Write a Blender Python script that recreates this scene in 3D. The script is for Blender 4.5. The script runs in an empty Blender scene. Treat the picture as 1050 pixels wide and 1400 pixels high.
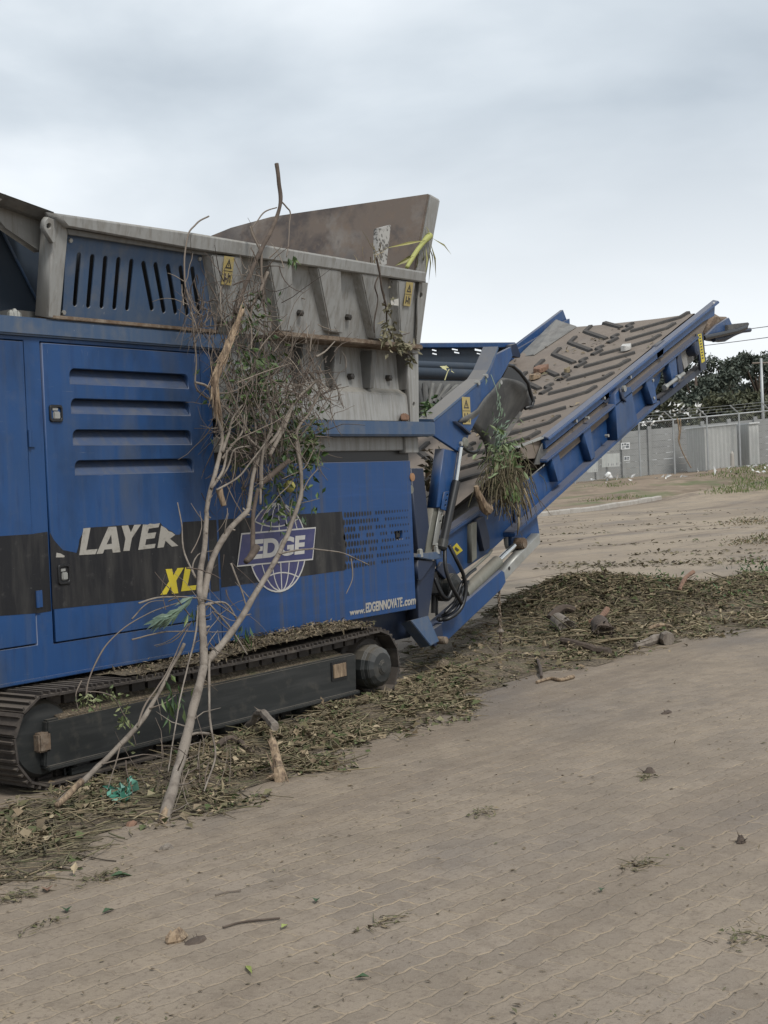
import bpy, bmesh, math, random
from mathutils import Vector, Matrix, noise
sc = bpy.context.scene
COL = sc.collection
R = math.radians
rnd = random.Random(7)

# ------------------------------------------------------------------ camera
FPX = 1900.0
CX, CY = 525.0, 700.0
ALPHA = math.atan(1365 / FPX)
ROLL = math.atan(.041)
PITCH = math.atan(46 / FPX)
sa, ca = math.sin(ALPHA), math.cos(ALPHA)
R0 = Vector((sa, -ca, 0)); F0 = Vector((ca, sa, 0)); U0 = Vector((0, 0, 1))
FW = F0 * math.cos(PITCH) - U0 * math.sin(PITCH)
U1 = U0 * math.cos(PITCH) + F0 * math.sin(PITCH)
UC = U1 * math.cos(ROLL) + R0 * math.sin(ROLL)
RC = R0 * math.cos(ROLL) - U1 * math.sin(ROLL)
CAM = Vector((-4.99, -6.18, 1.7))
cd = bpy.data.cameras.new('camera'); cam = bpy.data.objects.new('camera', cd); COL.objects.link(cam)
cam.matrix_world = Matrix(((RC.x, UC.x, -FW.x, CAM.x), (RC.y, UC.y, -FW.y, CAM.y), (RC.z, UC.z, -FW.z, CAM.z), (0, 0, 0, 1)))
cd.sensor_width = 36; cd.lens = FPX * 36 / 1400
cd.clip_start = .05; cd.clip_end = 3000
sc.camera = cam

# ------------------------------------------------------------------ sky and sun
SUN_EL, SUN_AZ = R(52), R(250)      # azimuth measured from +X, counter-clockwise
w = bpy.data.worlds.new('World'); sc.world = w; w.use_nodes = True
nt = w.node_tree; nt.nodes.clear()
def N(t, typ, **k):
    n = t.nodes.new(typ)
    for a, b in k.items(): setattr(n, a, b)
    return n
def L(t, a, b): t.links.new(a, b)
out = N(nt, 'ShaderNodeOutputWorld'); bg = N(nt, 'ShaderNodeBackground'); L(nt, bg.outputs[0], out.inputs[0])
bg.inputs[1].default_value = .1
sky = N(nt, 'ShaderNodeTexSky', sky_type='NISHITA'); sky.sun_disc = False
sky.sun_elevation = SUN_EL; sky.sun_rotation = R(90) - SUN_AZ
tc = N(nt, 'ShaderNodeTexCoord')
mp = N(nt, 'ShaderNodeMapping'); mp.inputs['Scale'].default_value = (1.0, 1.0, 2.6)
mp.inputs['Rotation'].default_value = (0.03, -0.05, .6); mp.inputs['Location'].default_value = (.1, .3, .2)
L(nt, tc.outputs['Generated'], mp.inputs[0])
nz = N(nt, 'ShaderNodeTexNoise'); nz.inputs['Scale'].default_value = 2.1; nz.inputs['Detail'].default_value = 6; nz.inputs['Roughness'].default_value = .48
nz.inputs['Distortion'].default_value = .25
L(nt, mp.outputs[0], nz.inputs[0])
cr = N(nt, 'ShaderNodeValToRGB'); cr.color_ramp.elements[0].position = .38; cr.color_ramp.elements[1].position = .62
cr.color_ramp.elements[0].color = (4.4, 4.95, 5.5, 1); cr.color_ramp.elements[1].color = (7.5, 7.95, 8.35, 1)
e_ = cr.color_ramp.elements.new(.5); e_.color = (5.75, 6.3, 6.8, 1)
L(nt, nz.outputs[0], cr.inputs[0])
# brighter cloud deck low down towards the horizon
sx = N(nt, 'ShaderNodeSeparateXYZ'); L(nt, tc.outputs['Generated'], sx.inputs[0])
mr = N(nt, 'ShaderNodeMapRange'); mr.inputs[1].default_value = .09; mr.inputs[2].default_value = .25; mr.inputs[3].default_value = 1; mr.inputs[4].default_value = 0
L(nt, sx.outputs['Z'], mr.inputs[0])
mxh = N(nt, 'ShaderNodeMix', data_type='RGBA'); mxh.inputs[7].default_value = (8.4, 8.65, 8.85, 1)
mh = N(nt, 'ShaderNodeMath', operation='MULTIPLY'); mh.inputs[1].default_value = .85; L(nt, mr.outputs[0], mh.inputs[0])
L(nt, mh.outputs[0], mxh.inputs[0]); L(nt, cr.outputs[0], mxh.inputs[6])
mx = N(nt, 'ShaderNodeMix', data_type='RGBA'); mx.inputs[0].default_value = .94
L(nt, sky.outputs[0], mx.inputs[6]); L(nt, mxh.outputs[2], mx.inputs[7]); L(nt, mx.outputs[2], bg.inputs[0])
sd = bpy.data.lights.new('sun', 'SUN'); sd.energy = 2.1; sd.angle = R(14); sd.color = (1, .97, .92)
sun = bpy.data.objects.new('sun', sd); COL.objects.link(sun)
sun_dir = Vector((math.cos(SUN_EL) * math.cos(SUN_AZ), math.cos(SUN_EL) * math.sin(SUN_AZ), math.sin(SUN_EL)))
sun.rotation_euler = sun_dir.to_track_quat('Z', 'Y').to_euler()
sun.location = (0, -10, 30)
sc.view_settings.view_transform = 'Standard'; sc.view_settings.look = 'None'
sc.view_settings.exposure = .32; sc.view_settings.gamma = 1

# ------------------------------------------------------------------ measuring helpers (photo point -> point on a known surface)
def ray(px, py): return FW + RC * ((px - CX) / FPX) - UC * ((py - CY) / FPX)
def onY(px, py, y):
    d = ray(px, py); return CAM + d * ((y - CAM.y) / d.y)
def onX(px, py, x):
    d = ray(px, py); return CAM + d * ((x - CAM.x) / d.x)
def onZ(px, py, z=0.0):
    d = ray(px, py); return CAM + d * ((z - CAM.z) / d.z)
def smooth(a, b, x):
    t = max(0, min(1, (x - a) / (b - a))); return t * t * (3 - 2 * t)
def terrain(x, y):
    vx, vy = x - CAM.x, y - CAM.y
    d = vx * F0.x + vy * F0.y; l = vx * R0.x + vy * R0.y
    zf = max(.2, min(2.2, .92 + (l - 11.3) * .052))
    return zf * smooth(56, 78, d)
def onT(px, py):
    d = ray(px, py); t = 2.0
    while t < 400:
        p = CAM + d * t
        if p.z <= terrain(p.x, p.y): break
        t += .05
    return p
def depth_pt(px, py, d):
    return CAM + ray(px, py) * d

# ------------------------------------------------------------------ object helpers
def tag(o, label=None, cat=None, group=None, kind=None):
    if label: o['label'] = label
    if cat: o['category'] = cat
    if group: o['group'] = group
    if kind: o['kind'] = kind
    return o
def empty(name, loc, label, cat, group=None):
    o = bpy.data.objects.new(name, None); o.location = loc; o.empty_display_size = .2; COL.objects.link(o)
    return tag(o, label, cat, group)
def link(name, me, m, parent=None):
    for mm in (m if isinstance(m, (list, tuple)) else [m]): me.materials.append(mm)
    o = bpy.data.objects.new(name, me); COL.objects.link(o)
    if parent is not None:
        o.parent = parent
        if parent.type == 'EMPTY': o.matrix_parent_inverse = parent.matrix_basis.inverted()
    return o
def rebase(o):
    """put a single-mesh thing's origin at its base"""
    vs = [v.co for v in o.data.vertices]
    c = Vector(((min(v.x for v in vs) + max(v.x for v in vs)) / 2, (min(v.y for v in vs) + max(v.y for v in vs)) / 2, min(v.z for v in vs)))
    o.data.transform(Matrix.Translation(-c)); o.location = c
    return o
def perp(d):
    d = d.normalized(); a = Vector((0, 0, 1)) if abs(d.z) < .9 else Vector((1, 0, 0))
    u = d.cross(a).normalized(); return u, d.cross(u).normalized()
class MB:
    def __init__(s): s.v = []; s.f = []; s.m = []; s.parts = []
    def add(s, vs, fs, mi=0):
        b = len(s.v); s.parts.append((b, b + len(vs), len(s.f), len(s.f) + len(fs))); s.v += [tuple(v) for v in vs]; s.f += [tuple(i + b for i in f) for f in fs]; s.m += [mi] * len(fs); return s
    def box(s, lo, hi, mi=0, M=None):
        x0, y0, z0 = lo; x1, y1, z1 = hi
        vs = [Vector(p) for p in ((x0,y0,z0),(x1,y0,z0),(x1,y1,z0),(x0,y1,z0),(x0,y0,z1),(x1,y0,z1),(x1,y1,z1),(x0,y1,z1))]
        if M: vs = [M @ v for v in vs]
        return s.add(vs, [(0,3,2,1),(4,5,6,7),(0,1,5,4),(1,2,6,5),(2,3,7,6),(3,0,4,7)], mi)
    def tube(s, pts, r, n=8, mi=0, cap=True):
        pts = [Vector(p) for p in pts]
        rs = r if isinstance(r, (list, tuple)) else [r] * len(pts)
        vs = []; fs = []; u = None
        for i, p in enumerate(pts):
            d = (pts[min(i + 1, len(pts) - 1)] - pts[max(i - 1, 0)])
            if d.length < 1e-9: d = Vector((0, 0, 1))
            d.normalize()
            if u is None: u, v = perp(d)
            else:
                u = u - d * u.dot(d)
                if u.length < 1e-6: u, v = perp(d)
                u.normalize(); v = d.cross(u)
            for k in range(n):
                a = 2 * math.pi * k / n
                vs.append(p + (u * math.cos(a) + v * math.sin(a)) * rs[i])
        for i in range(len(pts) - 1):
            for k in range(n):
                a = i * n + k; b = i * n + (k + 1) % n
                fs.append((a, b, b + n, a + n))
        if cap and n > 2:
            fs.append(tuple(range(n - 1, -1, -1))); fs.append(tuple(range((len(pts) - 1) * n, len(pts) * n)))
        return s.add(vs, fs, mi)
    def lathe(s, c, axis, prof, n=28, mi=0):
        """prof: list of (distance along axis, radius)"""
        c = Vector(c); axis = Vector(axis).normalized(); u, v = perp(axis); vs = []; fs = []
        for (h, r) in prof:
            for k in range(n):
                a = 2 * math.pi * k / n; vs.append(c + axis * h + (u * math.cos(a) + v * math.sin(a)) * max(r, 1e-4))
        for i in range(len(prof) - 1):
            for k in range(n):
                a = i * n + k; b = i * n + (k + 1) % n; fs.append((a, b, b + n, a + n))
        fs.append(tuple(range(n - 1, -1, -1))); fs.append(tuple(range((len(prof) - 1) * n, len(prof) * n)))
        return s.add(vs, fs, mi)
    def prism(s, a, b, mi=0):
        """two matching rings of points"""
        n = len(a); fs = [tuple(range(n - 1, -1, -1)), tuple(range(n, 2 * n))]
        fs += [(i, (i + 1) % n, n + (i + 1) % n, n + i) for i in range(n)]
        return s.add(list(a) + list(b), fs, mi)
    def build(s, name, m, parent=None, smooth=False, bevel=0, seg=2):
        me = bpy.data.meshes.new(name); me.from_pydata(s.v, [], s.f)
        bm = bmesh.new(); bm.from_mesh(me)
        bmesh.ops.recalc_face_normals(bm, faces=bm.faces)
        if bevel:
            es = [e for e in bm.edges if len(e.link_faces) == 2 and e.calc_face_angle(0) > R(32)]
            bmesh.ops.bevel(bm, geom=es, offset=bevel, segments=seg, affect='EDGES', clamp_overlap=True)
            bm.to_mesh(me)
        else:
            bm.to_mesh(me)
            for i, p in enumerate(me.polygons):
                p.material_index = s.m[i] if i < len(s.m) else 0
        bm.free()
        if smooth:
            for p in me.polygons: p.use_smooth = True
            if smooth != True:
                me.set_sharp_from_angle(angle=R(smooth))
        return link(name, me, m, parent)

def pieces(s, name, m, parent):
    # one object for each lathed piece collected in the builder
    for (v0, v1, f0, f1) in s.parts:
        b = MB(); b.v = s.v[v0:v1]; b.f = [tuple(i - v0 for i in f) for f in s.f[f0:f1]]; b.m = s.m[f0:f1]; b.build(name, m, parent)
MB.pieces = pieces
class Fr:
    """a flat frame: origin p0, axes u, v; n = u x v points out of the machine"""
    def __init__(s, p0, u, v):
        s.p0 = Vector(p0); s.u = Vector(u).normalized(); s.v = Vector(v).normalized(); s.n = s.u.cross(s.v)
    def px(s, px, py, h=0.0):
        d = ray(px, py); q = s.p0 + s.n * h; t = (q - CAM).dot(s.n) / d.dot(s.n); p = CAM + d * t - s.p0
        return (p.dot(s.u), p.dot(s.v))
    def w(s, a, b, h=0.0): return s.p0 + s.u * a + s.v * b + s.n * h
    def M(s, h=0.0):
        o = s.p0 + s.n * h
        return Matrix(((s.u.x, s.v.x, s.n.x, o.x), (s.u.y, s.v.y, s.n.y, o.y), (s.u.z, s.v.z, s.n.z, o.z), (0, 0, 0, 1)))
    def shift(s, h): return Fr(s.p0 + s.n * h, s.u, s.v)
def YF(y): return Fr((0, y, 0), (1, 0, 0), (0, 0, 1))
def stadium(a, b, r, n=5):
    a = Vector(a); b = Vector(b); d = (b - a).normalized(); p = Vector((-d.y, d.x)); pts = []
    for k in range(n + 1):
        t = math.pi * k / n; q = a + p * math.cos(t) * r - d * math.sin(t) * r; pts.append(tuple(q))
    for k in range(n + 1):
        t = math.pi * k / n; q = b - p * math.cos(t) * r + d * math.sin(t) * r; pts.append(tuple(q))
    return pts
def rrect(x0, y0, x1, y1, r, n=3):
    pts = []
    for (cx, cy, a0) in ((x1 - r, y1 - r, 0), (x0 + r, y1 - r, 90), (x0 + r, y0 + r, 180), (x1 - r, y0 + r, 270)):
        for k in range(n + 1):
            a = R(a0 + 90 * k / n); pts.append((cx + r * math.cos(a), cy + r * math.sin(a)))
    return pts
def curve_mesh(cu, M, t, z0):
    ob = bpy.data.objects.new('tmp', cu)
    me = bpy.data.meshes.new_from_object(ob)
    bpy.data.objects.remove(ob); bpy.data.curves.remove(cu)
    return me
def plate(name, loops, fr, t, m, parent=None, h=0.0, bevel=.003, smooth=False):
    """flat plate: loops[0] outline, the others holes (local 2D); outer face at height h over the frame, thickness t inward"""
    cu = bpy.data.curves.new('tmp', 'CURVE'); cu.dimensions = '2D'; cu.fill_mode = 'BOTH'
    bv = min(bevel, t * .4)
    cu.extrude = t / 2 - bv; cu.bevel_depth = bv; cu.bevel_resolution = 0; cu.offset = -bv
    for lp in loops:
        sp = cu.splines.new('POLY'); sp.points.add(len(lp) - 1)
        for i, (a, b) in enumerate(lp): sp.points[i].co = (a, b, 0, 1)
        sp.use_cyclic_u = True
    me = curve_mesh(cu, None, t, 0)
    me.transform(fr.M(h - t / 2))
    return link(name, me, m, parent)
def pxplate(name, pts, fr, t, m, parent=None, h=0.0, holes=(), bevel=.003):
    return plate(name, [[fr.px(x, y, h) for x, y in pts]] + [[fr.px(x, y, h) for x, y in hl] for hl in holes], fr, t, m, parent, h, bevel)
def join(objs, name):
    """merge flat pieces of one mark into the first object"""
    bm = bmesh.new(); mats = []
    for o in objs:
        off = {}
        for i, mm in enumerate(o.data.materials):
            if mm not in mats: mats.append(mm)
            off[i] = mats.index(mm)
        n0 = len(bm.faces); bm.from_mesh(o.data); bm.faces.ensure_lookup_table()
        for f in bm.faces[n0:]: f.material_index = off.get(f.material_index, 0)
    me = bpy.data.meshes.new(name); bm.to_mesh(me); bm.free()
    for mm in mats: me.materials.append(mm)
    par = objs[0].parent; inv = objs[0].matrix_parent_inverse.copy()
    for o in objs: bpy.data.objects.remove(o)
    o = bpy.data.objects.new(name, me); COL.objects.link(o); o.parent = par; o.matrix_parent_inverse = inv
    return o
def text(name, s, fr, box, m, parent, h, bold=.0, shear=0.0, t=.003):
    """lettering fitted to the box (x0,z0,x1,z1) of a frame"""
    cu = bpy.data.curves.new('tmp', 'FONT'); cu.body = s; cu.size = 1; cu.shear = shear; cu.offset = bold; cu.extrude = .01
    me = curve_mesh(cu, None, t, 0)
    xs = [v.co.x for v in me.vertices]; ys = [v.co.y for v in me.vertices]
    x0, z0, x1, z1 = box; kx = (x1 - x0) / (max(xs) - min(xs)); ky = (z1 - z0) / (max(ys) - min(ys))
    mx_, my_ = min(xs), min(ys)
    for v in me.vertices: v.co = ((v.co.x - mx_) * kx + x0, (v.co.y - my_) * ky + z0, v.co.z * t / .02)
    me.transform(fr.M(h - t / 2))
    return link(name, me, m, parent)

# ------------------------------------------------------------------ materials
def mat(name, base, rough=.7, metal=0.0, var=(), bump=(), island=None, dust=None, spec=.5, sheen=None):
    """var: (scale, (sx,sy,sz), colour, lo, hi, amount) patches; bump: (scale, strength, distance); island: list of colours picked per loose piece"""
    m = bpy.data.materials.new(name); m.use_nodes = True; t = m.node_tree; b = t.nodes['Principled BSDF']
    b.inputs['Roughness'].default_value = rough; b.inputs['Metallic'].default_value = metal
    b.inputs['Specular IOR Level'].default_value = spec
    tcn = N(t, 'ShaderNodeTexCoord'); cur = None
    if island:
        g = N(t, 'ShaderNodeNewGeometry'); r = N(t, 'ShaderNodeValToRGB'); r.color_ramp.interpolation = 'LINEAR'
        el = r.color_ramp.elements
        for i, c in enumerate(island):
            p = i / max(1, len(island) - 1)
            e = el[0] if i == 0 else (el[-1] if i == len(island) - 1 else el.new(p)); e.position = p; e.color = (*c, 1)
        L(t, g.outputs['Random Per Island'], r.inputs[0]); cur = r.outputs[0]
    def mixc(fac, amount, colour, cur):
        x = N(t, 'ShaderNodeMix', data_type='RGBA')
        mm = N(t, 'ShaderNodeMath', operation='MULTIPLY'); mm.inputs[1].default_value = amount; L(t, fac, mm.inputs[0]); L(t, mm.outputs[0], x.inputs[0])
        if cur is None: x.inputs[6].default_value = (*base, 1)
        else: L(t, cur, x.inputs[6])
        x.inputs[7].default_value = (*colour, 1); return x.outputs[2]
    for (scl, vec, colour, lo, hi, amt) in var:
        mpn = N(t, 'ShaderNodeMapping'); mpn.inputs['Scale'].default_value = vec; L(t, tcn.outputs['Object'], mpn.inputs[0])
        n = N(t, 'ShaderNodeTexNoise'); n.inputs['Scale'].default_value = scl; n.inputs['Detail'].default_value = 5; n.inputs['Roughness'].default_value = .6
        L(t, mpn.outputs[0], n.inputs[0])
        q = N(t, 'ShaderNodeMapRange'); q.inputs[1].default_value = lo; q.inputs[2].default_value = hi; L(t, n.outputs[0], q.inputs[0])
        cur = mixc(q.outputs[0], amt, colour, cur)
    if dust:
        g = N(t, 'ShaderNodeNewGeometry'); sp = N(t, 'ShaderNodeSeparateXYZ'); L(t, g.outputs['Normal'], sp.inputs[0])
        q = N(t, 'ShaderNodeMapRange'); q.inputs[1].default_value = .25; q.inputs[2].default_value = .85; L(t, sp.outputs['Z'], q.inputs[0])
        cur = mixc(q.outputs[0], dust[1], dust[0], cur)
    if cur is None: b.inputs['Base Color'].default_value = (*base, 1)
    else: L(t, cur, b.inputs['Base Color'])
    last = None
    for (scl, st, dist) in bump:
        n = N(t, 'ShaderNodeTexNoise'); n.inputs['Scale'].default_value = scl; n.inputs['Detail'].default_value = 4; L(t, tcn.outputs['Object'], n.inputs[0])
        bn = N(t, 'ShaderNodeBump'); bn.inputs['Strength'].default_value = st; bn.inputs['Distance'].default_value = dist; L(t, n.outputs[0], bn.inputs['Height'])
        if last: L(t, last, bn.inputs['Normal'])
        last = bn.outputs[0]
    if last: L(t, last, b.inputs['Normal'])
    return m
DUST = (.20, .175, .14)
BLUE = (.015, .060, .178)
M = {}
M['blue'] = mat('blue paint', BLUE, .42, spec=.32, var=[
    (1.3, (1, 1, 1), (.02, .056, .14), .35, .7, .8), (2.2, (7, 7, .35), (.06, .08, .12), .5, .78, .5),
    (9, (1, 1, 1), (.075, .09, .12), .6, .8, .35), (40, (2.2, 1, .25), (.16, .19, .24), .68, .74, .35), (3, (1, 1, 1), DUST, .62, .85, .3), (70, (.06, 1, 1.6), (.16, .18, .22), .69, .73, .5), (14, (1, 1, .15), (.012, .03, .09), .55, .7, .5), (2.4, (1, 1, .5), (.012, .028, .065), .5, .68, .55), (1.1, (2.5, 2.5, .6), (.075, .085, .10), .54, .72, .45)],
    bump=[(2.2, .4, .012), (.9, .5, .05)], dust=(DUST, .5))
M['blue_dusty'] = mat('dusty blue paint', (.038, .075, .145), .55, var=[
    (2.2, (7, 7, .5), (.10, .115, .135), .42, .75, .6), (7, (1, 1, 1), (.16, .15, .13), .5, .8, .5), (45, (1, 1, .4), (.3, .32, .34), .69, .74, .4)],
    bump=[(2.5, .25, .006)], dust=(DUST, .75))
M['blue_worn'] = mat('rain streaked blue paint', (.014, .054, .16), .45, spec=.32, var=[
    (2.6, (8, 8, .12), (.055, .06, .075), .50, .68, .75), (2.2, (5, 5, .25), (.07, .085, .12), .52, .78, .4), (3, (.3, 1, 6), (.022, .068, .20), .5, .7, .6),
    (50, (1, 1, .3), (.2, .22, .26), .70, .75, .4)], bump=[(2.0, .3, .01), (.8, .5, .05)], dust=(DUST, .5))
M['blue_louvre'] = mat('louvre paint', (.022, .055, .135), .5, var=[(2.2, (7, 7, .5), (.07, .08, .095), .45, .75, .6), (9, (1, 1, 1), (.12, .115, .11), .5, .75, .5)], dust=(DUST, .25))
M['navy'] = mat('dark navy paint', (.012, .022, .05), .5, var=[(3, (1, 1, 1), (.06, .06, .06), .5, .8, .5)], dust=(DUST, .4))
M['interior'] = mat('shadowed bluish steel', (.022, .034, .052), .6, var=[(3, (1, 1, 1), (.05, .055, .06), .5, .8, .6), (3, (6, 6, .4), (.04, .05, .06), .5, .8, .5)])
M['stripe'] = mat('charcoal vinyl', (.013, .013, .015), .5, spec=.3, var=[
    (2.5, (4, 4, .6), (.055, .052, .048), .45, .75, .8), (14, (1, 1, 1), (.10, .095, .09), .6, .8, .5), (60, (.3, 1, 1.4), (.2, .2, .19), .70, .74, .5)])
M['vinyl_white'] = mat('soiled cream vinyl', (.33, .31, .275), .6, var=[(30, (1, 1, 1), (.16, .145, .12), .5, .72, .6), (5, (1, 1, 1), (.22, .205, .18), .5, .8, .5)])
M['vinyl_yellow'] = mat('yellow vinyl', (.52, .42, .025), .5, var=[(22, (1, 1, 1), (.4, .34, .1), .6, .75, .6)])
M['label_yellow'] = mat('soiled yellow label', (.36, .28, .10), .6, var=[(30, (1, 1, 1), (.28, .25, .18), .45, .7, .6)])
M['emblem'] = mat('purple navy vinyl', (.035, .038, .115), .4, var=[(6, (1, 1, 1), (.10, .09, .16), .5, .8, .6)])
M['white'] = mat('white vinyl', (.44, .425, .4), .5, var=[(30, (1, 1, 1), (.4, .36, .3), .6, .75, .6)])
M['grey'] = mat('dirty grey paint', (.275, .275, .265), .65, var=[
    (2.4, (9, 9, .35), (.165, .15, .13), .45, .7, .7), (3, (1, 1, 1), (.22, .215, .2), .45, .75, .6), (2.2, (14, 14, .25), (.13, .105, .08), .58, .72, .55), (35, (1, 1, .5), (.36, .36, .345), .62, .72, .45), (6, (5, 5, .2), (.13, .122, .11), .56, .68, .5)],
    bump=[(30, .12, .004), (3, .2, .008)], dust=((.21, .19, .155), .6))
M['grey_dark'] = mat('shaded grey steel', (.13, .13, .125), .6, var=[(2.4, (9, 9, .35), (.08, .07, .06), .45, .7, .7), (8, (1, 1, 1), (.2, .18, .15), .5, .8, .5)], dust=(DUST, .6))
M['rust'] = mat('rusty dirt crust', (.13, .09, .06), .9, var=[(12, (1, 1, 1), (.28, .24, .19), .45, .7, .7), (40, (1, 1, 1), (.06, .04, .03), .5, .7, .6)], bump=[(40, .5, .01)])
M['flap'] = mat('scorched brown steel', (.145, .112, .09), .6, var=[(1.3, (1, 1, 1), (.065, .052, .048), .47, .56, .9), (2.5, (1, 1, 1), (.24, .215, .19), .52, .66, .75), (5, (1, 1, 1), (.06, .05, .05), .55, .65, .6), (9, (1, 1, 1), (.17, .12, .085), .5, .7, .6), (25, (1, 1, 1), (.25, .2, .15), .6, .75, .3)], bump=[(6, .2, .006)])
M['black'] = mat('black painted steel', (.017, .019, .019), .45, var=[(4, (.4, 1, 5), (.05, .05, .048), .45, .75, .7), (10, (1, 1, 1), (.09, .08, .065), .55, .8, .6)], bump=[(10, .15, .004)], dust=((.12, .105, .085), .8))
M['track'] = mat('muddy track steel', (.038, .031, .027), .7, var=[(8, (1, 1, 1), (.12, .10, .08), .45, .75, .75), (3, (1, 1, 1), (.03, .027, .025), .45, .7, .6)], bump=[(25, .3, .006)], dust=((.15, .125, .1), .55))
M['rubber'] = mat('dusty rubber', (.06, .06, .06), .8, var=[(4, (1, 1, 1), (.17, .165, .15), .4, .75, .7), (10, (1, 1, 1), (.2, .19, .17), .55, .8, .4)], bump=[(6, .2, .006)], dust=((.2, .19, .165), .4))
M['skirt'] = mat('grey rubber skirt', (.16, .155, .145), .8, var=[(3, (.25, 4, 4), (.09, .085, .08), .45, .65, .7), (8, (1, 1, 1), (.24, .22, .2), .5, .8, .5)], bump=[(6, .2, .004)])
M['belt'] = mat('dirt covered belt', (.175, .143, .116), .9, var=[(3, (1, 1, 1), (.14, .113, .093), .4, .7, .8), (9, (1, 1, 1), (.215, .18, .148), .5, .75, .5), (1.2, (1, 1, 1), (.15, .135, .12), .5, .7, .5)], bump=[(30, .3, .006)])
M['cleat'] = mat('black rubber cleat', (.026, .024, .022), .8, var=[(15, (1, 1, 1), (.09, .075, .062), .52, .75, .6)], dust=((.12, .10, .083), .25))
M['steel'] = mat('weathered bare steel', (.33, .33, .31), .45, .35, var=[(5, (1, 1, 1), (.2, .19, .16), .45, .7, .6)])
M['olive'] = mat('greenish grey steel', (.15, .15, .125), .55, var=[(5, (1, 1, 1), (.10, .095, .08), .45, .7, .7), (3, (8, 8, .5), (.25, .24, .21), .55, .75, .5)], dust=(DUST, .5))
M['chrome'] = mat('polished rod', (.62, .62, .6), .18, .9)
M['hose'] = mat('hydraulic hose', (.012, .012, .013), .4)
M['wood'] = mat('pale broken wood', (.27, .195, .125), .85, var=[(22, (1.6, 1.6, .25), (.09, .06, .04), .42, .60, .9), (30, (1, 1, .3), (.46, .36, .24), .55, .7, .6)], bump=[(60, .4, .006)])
M['wood_red'] = mat('reddish torn wood', (.20, .115, .075), .9, var=[(20, (1, 1, 1), (.10, .055, .038), .45, .65, .7), (25, (1, 1, 1), (.42, .26, .16), .6, .75, .6)], bump=[(40, .4, .006)])
M['bark'] = mat('grey brown bark', (.20, .17, .14), .9, var=[(14, (1, 1, .35), (.10, .08, .064), .45, .65, .8), (6, (1, 1, 1), (.29, .255, .215), .52, .72, .6)], bump=[(45, .8, .008), (12, .5, .012)])
M['bark_dark'] = mat('dark damp bark', (.07, .052, .04), .9, var=[(14, (1, 1, 1), (.14, .105, .08), .5, .7, .7)], bump=[(45, .5, .006)])
M['twig'] = mat('dry twigs', (.15, .12, .1), .9, island=[(.05, .037, .03), (.13, .10, .08), (.19, .155, .125), (.09, .07, .055), (.27, .225, .18)])
M['straw'] = mat('dry straw', (.3, .24, .14), .9, island=[(.07, .053, .035), (.22, .175, .105), (.12, .095, .06), (.32, .26, .165), (.10, .095, .045)])
M['root'] = mat('soil covered roots', (.1, .08, .05), .9, island=[(.045, .035, .025), (.12, .10, .06), (.07, .06, .035), (.20, .165, .10), (.06, .07, .03)])
M['leaf'] = mat('green leaves', (.05, .09, .02), .6, island=[(.02, .045, .014), (.045, .09, .025), (.07, .12, .03), (.035, .07, .03), (.12, .16, .05), (.05, .08, .02)])
M['leaf_pale'] = mat('grey green leaves', (.12, .17, .13), .6, island=[(.10, .15, .11), (.2, .26, .2), (.14, .2, .13)])
M['mulch'] = mat('mixed green waste', (.1, .08, .05), .9, island=[(.04, .055, .018), (.16, .118, .07), (.055, .082, .025), (.24, .19, .12), (.075, .055, .036), (.085, .105, .04), (.12, .088, .055), (.19, .14, .085), (.36, .29, .19), (.06, .09, .028), (.11, .083, .055)])
M['mulch_bed'] = mat('dark composted mulch', (.115, .088, .06), 1, var=[(6, (1, 1, 1), (.06, .046, .032), .42, .62, .8), (55, (1.6, .7, 1), (.26, .205, .135), .52, .62, .85), (40, (.7, 1.5, 1), (.05, .042, .026), .54, .64, .85), (4, (1, 1, 1), (.085, .09, .038), .5, .68, .6)], bump=[(35, .8, .03)])
M['hay'] = mat('dried chipped mulch', (.16, .12, .075), .95, island=[(.08, .06, .042), (.16, .122, .078), (.26, .21, .14), (.115, .09, .06), (.10, .10, .05)])
M['hay2'] = mat('wilted bits', (.1, .08, .05), .9, island=[(.07, .07, .035), (.13, .105, .065), (.10, .105, .045), (.22, .175, .11), (.08, .06, .042)])
M['frond'] = mat('yellow green palm rib', (.33, .33, .10), .6, var=[(8, (1, 1, 1), (.3, .32, .1), .45, .7, .7)])
M['frond_leaf'] = mat('drying palm leaflets', (.3, .3, .1), .6, island=[(.14, .17, .06), (.3, .28, .1), (.2, .2, .09)])
M['concrete'] = mat('weathered precast concrete', (.29, .29, .28), .9, var=[(1.2, (1, 1, 1), (.21, .21, .205), .4, .7, .7), (3, (1, 1, 4), (.35, .35, .34), .5, .75, .5)], bump=[(6, .3, .01)])
M['galv'] = mat('galvanised steel', (.36, .37, .37), .5, .4, var=[(3, (1, 1, 1), (.26, .26, .25), .45, .7, .6)])
M['sheet_pale'] = mat('pale ribbed sheeting', (.44, .44, .42), .6, var=[(1.2, (5, 5, .3), (.33, .33, .31), .45, .7, .7), (5, (1, 1, 1), (.5, .5, .48), .5, .7, .5)])
M['sheet_green'] = mat('mint white sheeting', (.47, .52, .49), .55, var=[(1.5, (3, 3, .3), (.36, .4, .38), .45, .7, .7)])
M['sign'] = mat('white sign board', (.6, .61, .6), .5, var=[(3, (1, 1, 1), (.5, .5, .5), .45, .7, .6)])
M['print'] = mat('grey print', (.12, .13, .14), .6)
M['kerb'] = mat('kerb concrete', (.36, .335, .3), .9, var=[(3, (1, 1, 1), (.25, .22, .19), .45, .7, .7)], bump=[(20, .3, .01)])
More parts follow.
